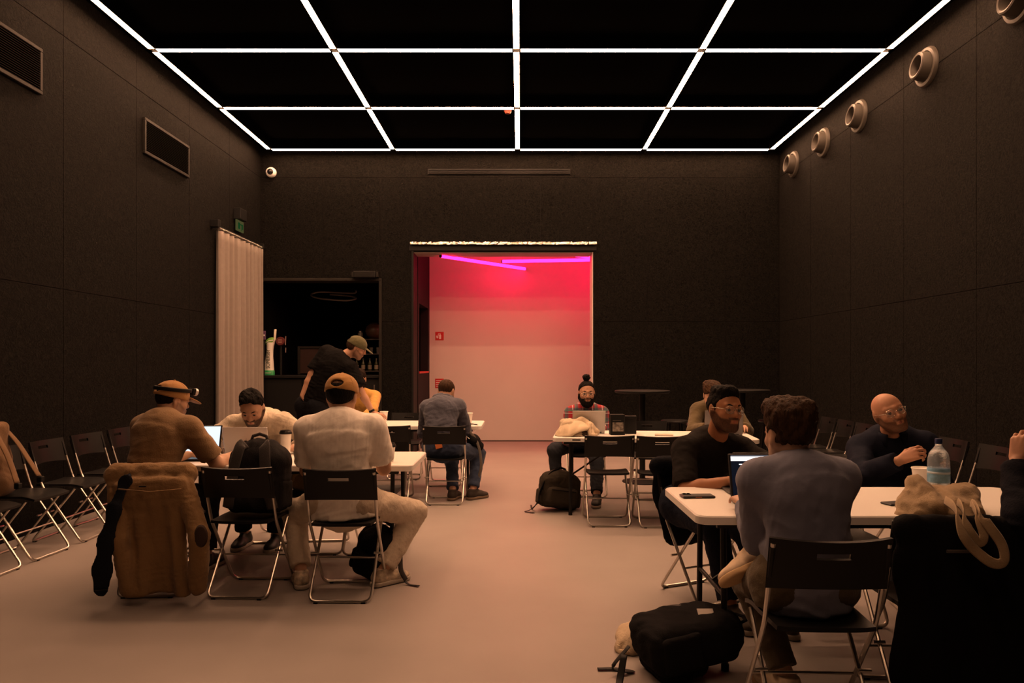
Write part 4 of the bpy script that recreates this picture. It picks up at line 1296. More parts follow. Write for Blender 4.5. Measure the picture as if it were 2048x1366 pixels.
def headband(P):
    hp, loc = P['hp'], P['loc']
    lam = empty('headlamp', loc, 'black headlamp strapped round the tan cap of the man in tan', 'headlamp')
    ring = [hp(.098 * math.sin(t), -.010 + .116 * math.cos(t), .078 + .006 * math.cos(t)) for t in np.linspace(0, 2 * PI, 41)]
    MB().tube(ring, .013, 8, cap=False, flat=(.25, 1), up=P['Rh'] @ arr(0, 0, 1)).build('strap', M['black'], lam, True, loc)
    R = np.stack([P['Rh'] @ arr(1, 0, 0), P['Rh'] @ arr(0, 0, 1) * -1, P['Rh'] @ arr(0, 1, 0)], axis=1)
    MB().box(hp(0, .122, .082), (.032, .014, .024), P['Rh'], .006).build('lamp_case', M['black'], lam, False, loc)
    MB().lathe([(.024, 0), (.026, .012), (.024, .022), (.018, .024)], c=hp(.0, .134, .082), R=R, n=20).build('bezel', M['alu'], lam, 'auto', loc)
    MB().lathe([(.019, .021), (.01, .027), (0, .028)], c=hp(.0, .134, .082), R=R, n=20).build('lens', M['glassdark'], lam, True, loc)
headband(P1)

# ---- bearded man bending over the silver laptop
P2 = human('dark-haired bearded man in beige shirt bending over a silver laptop',
    (-2.02, 5.92, .56), (-2.06, 5.64, .985), 180, ((-2.035, 5.475, 1.075), 186, -34, 2),
    dict(L=((-1.70, 5.38, .785), (-1.5, 5.75, .8), dict(f=(-.75, -.5, -.05), curl=.35)), R=((-2.27, 5.36, .79), (-2.7, 5.7, .8), dict(f=(.5, -.7, 0), curl=.4))),
    dict(L=((-1.88, 5.55, .09), (-1.8, 5.0, .8), 180), R=((-2.14, 5.6, .09), (-2.2, 5.0, .8), 178)),
    dict(skin=skin('b', (.46, .27, .18), ((.010, .007, .005), 1.0)), hair='quiff', hair_mat=HB, hair_amp=.007, hairline=.068, hairz=.092, hair_vol=.7, beard='short', sleeve='long', collar='shirt', slen=.85,
         shirt=cloth('shirt_beige', (.64, .55, .42), bump=.3, bscale=90), pants=DENIM_B, shoes=mat('shoe_black', (.01, .01, .01), .5), wrinkle=.008, ease=.018), sw=.20, slouch=.10)

# ---- man in white T-shirt and tan cap
P3 = human('broad man in white T-shirt and tan cap, back turned, at the left table',
    (-1.10, 4.49, .555), (-1.12, 4.48, 1.065), 0, ((-1.122, 4.54, 1.205), -3, -8, 0),
    dict(L=((-1.31, 4.86, .785), None, None), R=((-.92, 4.86, .785), None, None)),
    dict(L=((-1.385, 4.56, .092), (-1.75, 5.1, .62), 22), R=((-.880, 4.60, .092), (-.42, 5.05, .60), -48)),
    dict(skin=skin('c', (.48, .28, .18)), hair='short', hair_mat=HB, cap=cloth('cap_ochre', (.42, .22, .07), bump=.15, bscale=200), hair_amp=.001, nape=-.058, sleeve='short', slen=.78,
         shirt=cloth('tshirt_white', (.86, .80, .72), bump=.12, bscale=40), pants=cloth('jeans_cream', (.58, .49, .38), bump=.3, bscale=60), shoes=mat('sneaker_grey', (.46, .38, .28), .7, var=.6, vscale=26),
         sole=mat('sole_pale', (.42, .37, .30), .7), lace=M['black'], ease=.018, wrinkle=.005, hem=.085, skirt=.012, belly=.93), sw=.205, g=1.2, slouch=.05, hs=1.06)

# ---- bent man in black standing
P4 = human('man in black T-shirt and olive cap standing bent over the back left table',
    (-2.40, 8.32, .93), (-2.06, 8.26, 1.50), -32, ((-1.885, 8.30, 1.60), -72, -22, 10),
    dict(L=((-2.53, 8.22, .98), (-2.9, 8.0, 1.2), dict(f=(.3, .4, -.8), n=(-.8, -.4, 0))), R=((-1.645, 8.14, .83), (-1.75, 7.8, .95), dict(f=(.9, .1, -.3), n=(.1, -.5, .85), curl=.5))),
    dict(L=((-2.56, 8.32, .09), (-2.4, 9.2, .5), -20), R=((-2.28, 8.16, .09), (-2.1, 9.0, .5), -40)),
    dict(skin=skin('d', (.46, .26, .17), ((.06, .035, .02), .6)), hair='short', hair_mat=HM, cap=cloth('cap_olive', (.09, .085, .04), bump=.15, bscale=200), hair_amp=.001, sleeve='short', slen=.85, beard='stubble', beard_mat=HM,
         shirt=cloth('tshirt_black', (.006, .0055, .0055)), pants=DENIM_B, shoes=mat('shoe_b4', (.015, .015, .015), .6), ease=.03, hem=.12, leg_cut=.95), sw=.205, g=1.15, sroll=22, slouch=.02)
J = P4['J']['R']; wd = unit(J['w'] - J['el']); cw = J['w'] - wd * .02
MB().tube([cw - wd * .012, cw + wd * .012], .034, 18).build('watch_strap', M['black'], P4['body'], True, P4['loc'])

# ---- person in yellow behind him
P5 = human('person in yellow top seated behind the bent man in black',
    (-2.03, 9.20, .55), (-2.02, 9.10, 1.06), 180, ((-2.02, 9.03, 1.22), 175, -15, 0),
    dict(L=((-1.86, 8.60, .785), (-1.4, 9.1, .6), dict(f=(.2, -1, 0), curl=.4)), R=((-2.17, 8.72, .785), (-2.5, 9.2, .6), None)),
    dict(L=((-1.92, 8.82, .09), (-1.9, 8.3, .8), 180), R=((-2.13, 8.82, .09), (-2.1, 8.3, .8), 180)),
    dict(skin=skin('e', (.48, .28, .18)), hair='short', hair_mat=HD, sleeve='long', shirt=cloth('jumper_yellow', (.55, .31, .08)), pants=DENIM_B, shoes=mat('shoe_b5', (.02, .02, .02), .6)), sw=.19, fine=.007)

# ---- hooded man
P6 = human('man in grey hoodie and blue jeans, back turned, at the back left table',
    (-.80, 7.42, .555), (-.81, 7.56, 1.015), -6, ((-.785, 7.67, 1.12), -18, -22, 2),
    dict(L=((-.95, 7.92, .785), None, None), R=((-.60, 7.92, .785), None, dict(curl=.3))),
    dict(L=((-.70, 7.50, .09), (-.75, 8.1, .6), -15), R=((-.492, 7.53, .09), (-.24, 8.1, .55), -48)),
    dict(skin=skin('f', (.46, .26, .17)), hair='short', hair_mat=HM, hair_amp=.002, nape=-.085, hair_vol=.3, sleeve='long', collar='hood',
         shirt=cloth('hoodie_grey', (.075, .080, .108), bscale=90), pants=DENIM_N, shoes=mat('shoe_brown', (.03, .022, .016), .7), sole=mat('sole_tan', (.16, .11, .07), .7), ease=.02, wrinkle=.006, hem=.04), sw=.165, g=1.0, slouch=.08, fine=.006)
q = P6; c0 = q['pel'] - q['bf'] * .125 - q['u'] * .005 + q['r'] * -.01
MB().box(c0, (.035, .004, .028), np.stack([unit(q['r'] + q['u'] * .25), q['bf'], unit(q['u'] - q['r'] * .25)], axis=1), .002).build('leather_patch', mat('patch_orange', (.45, .13, .03), .6), q['root'], False, q['loc'])

# ---- man bun, flannel
P7 = human('bearded man with hair bun, glasses and red plaid flannel at a laptop',
    (.72, 7.93, .555), (.71, 7.70, .930), 180, ((.706, 7.63, 1.105), 182, -6, 0),
    dict(L=((.83, 7.40, .785), None, None), R=((.58, 7.42, .785), None, None)),
    dict(L=((.77, 7.22, .09), (.9, 7.0, .9), 170), R=((.40, 7.62, .09), (.0, 7.1, .45), 200)),
    dict(skin=skin('g', (.44, .24, .15), ((.008, .006, .004), 1.0)), hair='bun', hair_mat=HB, hair_amp=.003, hair_vol=.75, hairline=.066, hairz=.084, beard='full', glasses=WIRE, sleeve='long', collar='shirt',
         shirt=plaid(), pants=cloth('jeans_grey', (.030, .034, .042)), shoes=mat('shoe_b7', (.012, .011, .01), .6), ease=.016), sw=.165, g=.95, slouch=.07)
# ---- olive shirt
P8 = human('person in olive shirt hunched over a laptop, behind the man with glasses',
    (2.10, 7.74, .555), (2.05, 7.56, .985), 176, ((1.995, 7.47, 1.085), 170, -30, 0),
    dict(L=((2.22, 7.12, .785), (2.6, 7.6, .4), None), R=((1.86, 7.14, .785), (1.5, 7.6, .4), None)),
    dict(L=((2.2, 7.35, .09), (2.2, 6.9, .8), 180), R=((1.98, 7.35, .09), (1.9, 6.9, .8), 180)),
    dict(skin=skin('h', (.48, .28, .19)), hair='mop', hair_mat=HM, hair_amp=.006, sleeve='long', shirt=cloth('shirt_olive', (.095, .072, .035)), pants=DENIM_B, shoes=mat('shoe_b8', (.02, .02, .02), .6), ease=.02), sw=.18, slouch=.08)

# ---- black T-shirt, glasses, smiling
P9 = human('smiling bearded man with glasses and black T-shirt at the front right table',
    (1.07, 4.44, .555), (1.165, 4.28, .952), 200, ((1.185, 4.17, 1.145), 199, 0, -4),
    dict(L=((1.47, 3.90, .79), (1.8, 4.3, .6), None), R=((1.13, 3.86, .785), (.75, 4.1, .62), dict(f=(.5, -.8, 0), curl=.4))),
    dict(L=((1.33, 3.85, .09), (1.5, 3.6, .8), 205), R=((1.15, 3.92, .09), (1.1, 3.6, .8), 195)),
    dict(skin=skin('i', (.40, .18, .09), ((.016, .009, .006), .93)), hair='quiff', hair_mat=HB, hair_amp=.004, hair_vol=.6, hairline=.072, hairz=.080, beard='short', glasses=WIRE, smile=.006,
         lips=mat('lips_dark', (.38, .13, .09), .4), sleeve='short', slen=.95, shirt=cloth('tshirt_charcoal', (.016, .014, .013), bump=.15, bscale=60), pants=cloth('jeans_dark_blue', (.012, .015, .026)),
         shoes=mat('shoe_olive', (.055, .04, .025), .7), lace=mat('lace_pale', (.3, .25, .18), .7), ease=.014), sw=.20, g=1.08, slouch=.05, fine=.0042)

# ---- blue sweater
P10 = human('brown-haired man in blue-grey sweater, back turned, in the foreground',
    (1.11, 2.82, .555), (1.095, 2.84, 1.015), 2, ((1.078, 2.89, 1.122), 10, -4, 0),
    dict(L=((1.00, 3.21, .785), (.98, 2.4, .0), None), R=((1.24, 3.21, .785), (1.26, 2.4, .0), None)),
    dict(L=((1.12, 3.02, .092), (.95, 3.6, .7), 20), R=((1.00, 3.08, .62), (1.75, 3.3, .62), ((-.90, -.02, -.42), (.12, .62, .77)))),
    dict(skin=skin('j', (.52, .32, .22)), hair='mop', hair_mat=HM, hair_amp=.006, hair_vol=.6, nape=-.07, sleeve='long', shirt=cloth('sweater_blue', (.175, .185, .25), bump=.12, bscale=60),
         pants=cloth('chinos_khaki', (.09, .068, .04)), shoes=mat('sneaker_cream', (.78, .62, .44), .7, var=.15, vscale=30), sole=mat('sole_gum', (.62, .42, .22), .7), lace=M['black'], ease=.013, wrinkle=.005, hem=.10, skirt=.01), sw=.168, g=1.0, slouch=.07, fine=.0042)

# ---- bald man
P11 = human('bald man with glasses in navy zip jumper, seated at the right',
    (2.40, 4.58, .555), (2.31, 4.48, .945), 165, ((2.25, 4.39, 1.115), 176, 5, 20),
    dict(L=((2.50, 4.26, .64), (2.8, 4.7, .5), None), R=((2.15, 4.08, .865), (1.85, 4.3, .5), dict(f=(.75, -.25, .45), n=(-.35, -.6, .6), curl=.9))),
    dict(L=((2.45, 4.15, .09), (2.5, 3.6, .8), 175), R=((2.22, 4.2, .09), (2.2, 3.6, .8), 170)),
    dict(skin=skin('k', (.50, .26, .16), ((.07, .035, .02), .8)), beard='stubble', beard_mat=mat('stubble_brown', (.14, .06, .03), .7), glasses=WIRE, sleeve='long', collar='shirt',
         shirt=cloth('jumper_navy', (.013, .016, .028), bump=.15, bscale=60), pants=DENIM_B, shoes=mat('shoe_b11', (.02, .02, .02), .6), ease=.02), sw=.185, g=1.1, slouch=.05, fine=.0042)
q = P11; j = q['J']['R']
ev = j['sh'] * .72 + j['el'] * .28 + unit(np.cross(j['el'] - j['sh'], arr(0, 1, 0)) * -1) * 0 + unit(arr(-.75, -.66, 0)) * .073
MB().lathe([(0, .003), (.016, .003), (.017, 0)], c=ev, R=np.stack([unit(arr(.66, -.75, 0)), arr(0, 0, 1), unit(arr(-.75, -.66, 0))], axis=1), n=16).build('round_badge', mat('badge_orange', (.45, .16, .06), .5), q['shirt'], False, q['loc'])

# ---- dark person at the right edge
P12 = human('person in black clothes at the right edge with a raised hand',
    (2.38, 2.74, .555), (2.24, 2.86, 1.045), 62, ((2.235, 2.90, 1.215), 62, -4, 0),
    dict(L=((2.035, 2.95, 1.01), (1.7, 2.8, .5), dict(f=(.25, .0, 1), n=(-.75, -.45, 0), curl=.9)), R=((2.12, 3.10, .62), (2.6, 3.2, .3), None)),
    dict(L=((1.98, 2.86, .09), (1.7, 3.1, .9), 62), R=((2.05, 3.10, .09), (1.8, 3.4, .9), 62)),
    dict(skin=skin('l', (.46, .25, .16)), hair='short', hair_mat=HB, sleeve='long', shirt=cloth('jumper_black', (.008, .009, .014)), pants=DENIM_B, shoes=mat('shoe_b12', (.012, .012, .012), .6), ease=.025), sw=.19, g=1.08)
# ================================================================ THINGS ON TABLES, CHAIRS AND FLOOR
TZ = .74
def laptop(x, y, yaw, label, w=.315, d=.22, ang=108, m=None, screen=None, logo=True, h=None, ui=None):
    """origin under the hinge; the user sits on the -y side before yaw; screen faces -y"""
    m = m or M['alu']; h = h or d
    o = empty('laptop', (x, y, TZ + .001), label, 'laptop', None, yaw)
    MB().span((-w / 2, -d, .002), (w / 2, 0, .014), .004).build('base', m, o)
    MB().span((-w / 2 + .02, -d * .50, .0135), (w / 2 - .02, -.02, .0155)).build('keyboard', M['keys'], o)
    MB().span((-.05, -d + .012, .0135), (.05, -d * .55, .0148)).build('touchpad', M['keys'], o)
    MB().tube([(-w * .4, 0, .013), (w * .4, 0, .013)], .006, 8).build('hinge', M['keys'], o, 'auto')
    a = math.radians(ang - 90); R = np.array([[1, 0, 0], [0, math.cos(a), math.sin(a)], [0, -math.sin(a), math.cos(a)]])   # lean back (+y)
    c0 = arr(0, 0, .015)
    lid = MB().box(c0 + R @ arr(0, 0, h / 2), (w / 2, .004, h / 2), R, .003).build('lid', m, o)
    MB().box(c0 + R @ arr(0, -.0045, h / 2), (w / 2 - .003, .0008, h / 2 - .003), R).build('bezel', M['keys'], lid)
    MB().box(c0 + R @ arr(0, -.006, h / 2 + .002), (w / 2 - .011, .0006, h / 2 - .012), R).build('screen', screen or M['screen_dark'], lid)
    if logo:
        pts = []
        for k in range(28):
            t = 2 * PI * k / 28
            r_ = .014 * (1 - .16 * max(0, math.cos(t - PI / 2)) ** 8 - .10 * max(0, math.cos(t + PI / 2)) ** 8)
            px, pz = r_ * math.cos(t), r_ * math.sin(t)
            if math.hypot(px - .017, pz - .002) < .0075: px = .017 - math.sqrt(max(.0075 ** 2 - (pz - .002) ** 2, 0))
            pts.append((px, pz))
        mk = MB().prism([R @ arr(-px, 0, pz) for px, pz in pts], c0 + R @ arr(0, .0035, h / 2), c0 + R @ arr(0, .0046, h / 2))
        mk.prism([R @ arr(-.001 + q[0], 0, .017 + q[1]) for q in ((0, 0), (-.004, .002), (-.006, .008), (-.001, .006))], c0 + R @ arr(0, .0035, h / 2), c0 + R @ arr(0, .0046, h / 2))
        mk.build('lid_mark', M['keys'], lid)
    if ui: ui(lid, c0, R, w, h)
    return o
laptop(-2.335, 5.19, .10, 'open black laptop with a bright white screen, before the man in tan', m=M['keys'], screen=M['screen_white'], logo=False, w=.33)
laptop(-1.945, 5.14, PI + .03, 'silver laptop seen from its back, before the bending bearded man', ang=106)
laptop(.665, 6.98, PI + .0, 'silver laptop seen from its back, before the man in plaid flannel')
laptop(1.915, 6.78, PI - .16, 'dark grey laptop seen from its back, before the person in olive', m=mat('laptop_grey', (.16, .15, .15), .45, metal=.4), logo=False, w=.35, h=.235)
def ui(lid, c0, R, w, h):
    def q(x0, x1, z0, z1, m, nm): MB().box(c0 + R @ arr((x0 + x1) / 2, -.0072, (z0 + z1) / 2), ((x1 - x0) / 2, .0003, (z1 - z0) / 2), R).build(nm, m, lid)
    wh = emis('screen_bar', (1, .93, .95), 1.6); bl = emis('screen_icon', (.45, .6, 1.0), 1.2)
    q(-w / 2 + .011, w / 2 - .011, h - .036, h - .014, wh, 'browser_bar')
    q(-w / 2 + .011, w / 2 - .011, h - .013, h - .0085, M['screen_text'], 'menu_bar')
    q(-w / 2 + .05, -w / 2 + .10, h - .055, h - .050, wh, 'heading_line')
    for k in range(7): q(-w / 2 + .055, -w / 2 + .085 - .004 * (k % 3), h - .070 - .011 * k, h - .067 - .011 * k, M['screen_text'], 'text_line')
    q(-w / 2 + .07, -w / 2 + .098, .035, .053, bl, 'picture_block')
    for k in range(4): q(-.03, .08 - .012 * k, h - .08 - .02 * k, h - .075 - .02 * k, M['screen_text'], 'text_line')
laptop(1.19, 3.50, .02, 'open laptop with dark screen and bright bar, before the man in blue', m=mat('laptop_space', (.07, .07, .075), .4, metal=.5), logo=False, ui=ui, ang=104, w=.33)
laptop(1.235, 3.685, PI - .04, 'dark laptop of the man with glasses, standing back to back with another', m=mat('laptop_black', (.035, .033, .033), .45), logo=False, ang=106, w=.32)

def paper_cup(x, y, label, H=.105, r0=.030, r1=.042, lid=False, m=None, z=TZ, sleeve=False):
    o = empty('paper_cup', (x, y, z + .0005), label, 'cup')
    MB().lathe([(0, .006), (r0 - .001, .006), (r0, 0), (r1, H - .004), (r1 + .002, H), (r1 + .002, H + .003), (r1 - .002, H + .002), (r0, .008), (0, .008)], n=24).build('cup_body', m or M['paper'], o, 'auto')
    MB().lathe([(r1 + .0025, H - .004), (r1 + .0042, H), (r1 + .0025, H + .004), (r1 + .001, H)], n=24).build('rim', m or M['paper'], o, True)
    if lid:
        MB().lathe([(r1 + .005, H - .006), (r1 + .005, H + .006), (r1 + .001, H + .012), (r1 - .003, H + .022), (r1 - .01, H + .022), (r1 - .012, H + .016), (0, H + .016)], n=24).build('lid', M['lid'], o, 'auto')
    return o
paper_cup(-1.725, 5.30, 'tall white coffee cup with black lid beside the bearded man\'s laptop', .165, .031, .040, True)
paper_cup(-.905, 4.98, 'white coffee cup with black lid right of the man in white', .105, .03, .042, True)
paper_cup(-1.60, 8.47, 'plain white paper cup beside the bent man\'s hand', .115, .032, .046)
paper_cup(-.585, 8.20, 'plain white paper cup at the right end of the hooded man\'s table', .115, .032, .046)
paper_cup(2.11, 3.78, 'white paper cup beside the large water bottle', .125, .034, .048)
# squiggle mark on that cup is too small to read; water bottle
o = empty('water_bottle', (2.00, 3.44, TZ + .001), 'large clear plastic water bottle with blue label and dark blue cap', 'bottle')
pet = mat('pet_plastic', (.80, .90, .97), .12, trans=.75, ior=1.33, spec=.6, bump=.4, bscale=70)
prof = [(0, .006), (.03, 0), (.044, .004), (.048, .014)]
for k in range(9): prof += [(.048, .02 + .009 * k), (.0455, .0245 + .009 * k)]
prof += [(.048, .11), (.048, .17), (.0485, .185)]
prof += [(.0475, .20), (.0485, .205), (.0465, .215), (.047, .222), (.043, .235), (.042, .243), (.034, .256), (.024, .268), (.016, .280), (.0145, .295)]
MB().lathe(prof, n=28).build('bottle_body', pet, o, True)
MB().lathe([(.0486, .108), (.0490, .112), (.0490, .172), (.0486, .176)], n=28).build('label_band', mat('bottle_band', (.20, .42, .62), .35, var=.25, vscale=40), o, True)
MB().lathe([(.0492, .150), (.0492, .160)], n=28).build('label_stripe', mat('bottle_band_pale', (.55, .72, .85), .4), o, True)
MB().lathe([(0, .315), (.015, .315), (.0165, .312), (.0165, .292), (.0145, .290)], n=18).build('cap', mat('cap_blue', (.015, .03, .10), .4), o, 'auto')

# phone on the front right table
o = empty('smartphone', (.895, 3.635, TZ + .001), 'black smartphone in a case lying on the front right table', 'phone', None, .06)
MB().span((-.083, -.040, 0), (.083, .040, .011), .005).build('case', mat('phone_case', (.018, .017, .018), .4), o)
MB().span((-.072, .000, .0105), (-.030, .033, .014), .003).build('camera_bump', M['black'], o)
for k in range(2): MB().lathe([(.008, 0), (.008, .003), (0, .003)], c=(-.061 + .02 * k, .018, .0135), n=14).build('lens', M['glassdark'], o)
MB().span((-.02, -.0405, .003), (.012, -.0395, .008)).build('copper_strip', mat('copper', (.35, .12, .05), .4), o)
o = MB().span((-.06, -.035, 0), (.06, .035, .009), .003)
o2 = solid('dark_tablet', o, M['keys'], 'small black device lying on the table left of the beige tote', 'phone'); o2.location = (1.80, 3.45, TZ + .001); o2.rotation_euler = (0, 0, .3)

# box and leaflet on the back right table
o = empty('product_box', (.925, 6.87, TZ + .001), 'small black box with a picture window on the back right table', 'box', None, .08)
MB().span((-.068, -.045, 0), (.068, .045, .195), .003).build('carton', M['black'], o)
MB().span((-.052, -.0475, .035), (.052, -.0445, .12), .001).build('picture_panel', mat('picture_grey', (.16, .14, .12), .5, var=.9, vscale=30), o)
MB().span((-.05, -.0475, .135), (.03, -.0445, .142)).build('print_line', mat('print_grey', (.06, .055, .05), .5), o)
o = empty('dark_box', (1.07, 6.98, TZ + .001), 'plain dark box behind the small black box with picture', 'box', None, -.1)
MB().span((-.055, -.045, 0), (.055, .045, .17), .004).build('carton', M['seat'], o)
MB().span((-.057, -.047, .14), (.057, .047, .172), .003).build('lid', M['seat'], o)
o = MB().span((-.085, -.06, 0), (.085, .06, .008), .001).span((-.083, -.058, .008), (.08, .055, .011), .001)
o2 = solid('leaflet_stack', o, mat('paper_tan', (.55, .46, .36), .7), 'thin stack of leaflets lying on the back right table', 'paper'); o2.location = (1.36, 6.80, TZ + .001); o2.rotation_euler = (0, 0, -.2)

# sunglasses and cable at the end of the back left table
cb = MB().tube(spline([arr(-.62, 8.02, TZ + .006), arr(-.57, 7.98, TZ + .006), arr(-.54, 8.04, TZ + .006), arr(-.50, 7.98, TZ + .006), arr(-.47, 7.93, TZ + .006)], 5), .006, 6)
solid('black_cable', cb, M['black'], 'short black cable lying before the right cup on the hooded man\'s table', 'cable', smooth=True)
cb = MB().tube(spline([arr(-.58, 7.98, TZ + .006), arr(-.57, 7.86, TZ + .005), arr(-.565, 7.838, TZ - .02), arr(-.53, 7.835, TZ - .065), arr(-.49, 7.838, TZ - .06), arr(-.47, 7.84, TZ - .01), arr(-.465, 7.87, TZ + .006), arr(-.46, 7.95, TZ + .006)], 6), .003, 6)
solid('white_cable', cb, M['signwhite'], 'thin white cable looping over the edge of the hooded man\'s table', 'cable', smooth=True)

# ---------------------------------------------------------------- soft things
def fabric_thing(name, label, cat, base): return empty(name, base, label, cat)
NAVY = cloth('bag_black', (.010, .010, .011), bump=.3, bscale=200); GREYB = cloth('bag_grey', (.065, .060, .058), bump=.3, bscale=200)
OLIVEB = cloth('bag_olive_grey', (.040, .034, .026), bump=.3, bscale=180)
CANV = cloth('canvas_beige', (.56, .45, .31), bump=.3, bscale=160); CANV2 = cloth('canvas_khaki', (.34, .25, .15), bump=.3, bscale=160)

def strap(o, pts, w, t, m, nm='strap', up=(0, -1, 0), n=6):
    base = arr(*o.location)
    MB().tube([p - base for p in spline(pts, n)], 1.0, 8, flat=(w, t), up=up).build(nm, m, o, True)

# tan work jacket over the chair at the left
o = fabric_thing('jacket', 'tan work jacket with dark elbow patch hung over the chair back', 'jacket', (-2.26, 4.25, .05))
B0 = arr(*o.location); Yj = 4.26
JK = cloth('jacket_tan', (.225, .135, .060), bump=.35, bscale=70)
S = SDF(.0085); fy = (arr(0, 1, 0), .30)
S.cap(W(234, 950, 4.345), W(370, 947, 4.345), .070, .070, k=.03)
S.box(W(303, 990, Yj + .01), (.215, .045, .085), None, rad=.04, k=.03)
S.box(W(314, 1070, Yj), (.175, .030, .34), None, rad=.028, k=.03)
S.cap(W(285, 1040, Yj - .015), W(282, 1185, Yj - .04), .02, .04, k=.05).cap(W(345, 1010, Yj - .02), W(366, 1190, Yj - .035), .02, .04, k=.05)
S.cap(W(368, 966, 4.31), W(398, 1070, 4.19), .055, .058, k=.012).cap(W(398, 1070, 4.19), W(396, 1172, 4.22), .058, .050, k=.012)
S.cap(W(234, 970, 4.31), W(240, 1080, 4.19), .052, .054, k=.012).cap(W(240, 1080, 4.19), W(258, 1178, 4.20), .054, .050, k=.012)
S.cut(W(300, 1188, Yj), (0, 0, -1))
def jd(P):
    q = P - B0
    return .007 * wavy(q * arr(1.6, 1, .5), 11, 4) + .004 * wavy(q * arr(1, 1, 1.3), 24, 8)
jo = sdf_obj('jacket_shell', S, JK, o, B0, jd)
MB().lathe([(0, .010), (.030, .008), (.040, .0)], c=W(402, 1072, 4.135), R=np.array([[1, 0, 0], [0, 0, -1], [0, 1.65, 0]], dtype=float), n=24).build('elbow_patch', mat('patch_brown', (.035, .018, .012), .85), jo, True, B0)
MB().tube([W(236, 978, Yj - .075), W(300, 984, Yj - .088), W(362, 978, Yj - .075)], .004, 6).build('yoke_seam', JK, jo, True, B0)
MB().box(W(285, 973, Yj - .068), (.02, .004, .004), None).build('hanger_loop', M['black'], jo, False, B0)
# dark scarf over the jacket
o = fabric_thing('scarf', 'long dark navy scarf hanging over the left of the tan jacket', 'scarf', (-2.45, 4.16, .1))
B0 = arr(*o.location); S = SDF(.008)
pts = [W(262, 946, 4.33), W(250, 962, 4.22), W(228, 1020, 4.16), W(212, 1085, 4.14), W(204, 1140, 4.14), W(202, 1178, 4.15)]
rr = [.026, .030, .036, .042, .048, .046]
for a, b, r0, r1 in zip(pts[:-1], pts[1:], rr[:-1], rr[1:]): S.cap(a, b, r0, r1, k=.02, flat=(arr(0, 1, 0), .24))
sdf_obj('scarf_cloth', S, cloth('scarf_navy', (.012, .014, .020), bump=.3, bscale=120), o, B0, lambda P: .003 * wavy((P - B0) * arr(2, 1, .4), 20, 5))
MB().tube([W(190, 1180, 4.135), W(215, 1180, 4.135)], .006, 6).build('hem', M['black'], o, True, B0)

def backpack(name, label, base, R, h, w, d, m, m2, seed, straps=True, back=True):
    """upright backpack in a local frame: x width, y depth (front pocket towards -y), z height; R,base place it"""
    o = empty(name, base, label, 'backpack'); B0 = arr(*base)
    q = lambda x, y, z: R @ arr(x, y, z)
    S = SDF(.009)
    S.box(q(0, 0, h * .42), (w / 2, d / 2, h * .42), R, rad=.07, k=.03)
    S.ell(q(0, 0, h * .74), (w * .47, d * .47, h * .26), R, k=.05)
    bo = sdf_obj('main_body', S, m, o, None, lambda P: .007 * wavy(P, 14, seed) + .003 * wavy(P, 35, seed + 1))
    S = SDF(.008)
    S.box(q(0, -d * .48, h * .30), (w * .40, d * .22, h * .25), R, rad=.05, k=.02)
    po = sdf_obj('front_pocket', S, m, o, None, lambda P: .005 * wavy(P, 18, seed + 2))
    z = [q(x, -d * .30 - .19 * d * (1 - abs(x) / w), zz) for x, zz in zip(np.linspace(-w * .4, w * .4, 9), [h * .50, h * .66, h * .74, h * .79, h * .80, h * .79, h * .74, h * .66, h * .50])]
    MB().tube(z, .004, 6).build('zip', m2, bo, True)
    MB().tube([q(x, -d * .70, h * .47) for x in np.linspace(-w * .3, w * .3, 5)], .004, 6).build('zip', m2, po, True)
    MB().tube([q(x, d * .12, zz) for x, zz in ((-.055, h * .96), (-.045, h * 1.03), (0, h * 1.06), (.045, h * 1.03), (.055, h * .96))], .011, 8, flat=(1, .5), up=R @ arr(0, 1, 0)).build('grab_handle', m2, o, True)
    if straps:
        for s in (-1, 1):
            pts = spline([q(s * w * .18, d * .40, h * .93), q(s * w * .22, d * .56, h * .88), q(s * w * .28, d * .66, h * .60), q(s * w * .33, d * .62, h * .32), q(s * w * .40, d * .5, h * .08)], 6)
            st = MB().tube(pts, 1.0, 14, flat=(.036, .009), up=R @ arr(0, 1, 0)).build('shoulder_strap', m2, o, True)
            MB().box(q(s * w * .345, d * .63, h * .28), (.018, .006, .014), R, .002).build('buckle', M['black'], st)
    for s in (-1, 1):
        S = SDF(.008); S.box(q(s * w * .47, 0, h * .26), (.022, d * .38, h * .19), R, rad=.02)
        sdf_obj('side_pocket', S, m, o, None, lambda P: .003 * wavy(P, 26, seed + 5))
    return o, q
def tails(o, pts, w=.012, nm='strap_tail'):
    strap(o, [np.asarray(p, float) for p in pts], w, .0025, M['black'], nm, up=(0, 0, 1))

# grey backpack on the chair, straps towards the camera
Rb = rotz(PI - .12) @ np.array(Matrix.Rotation(.10, 3, 'X'))
backpack('backpack', 'grey backpack standing on the chair between the tan and white T-shirts', (-1.665, 4.575, .468), Rb, .47, .37, .21, cloth('bag_charcoal', (.022, .021, .022), bump=.3, bscale=200), GREYB, 11)
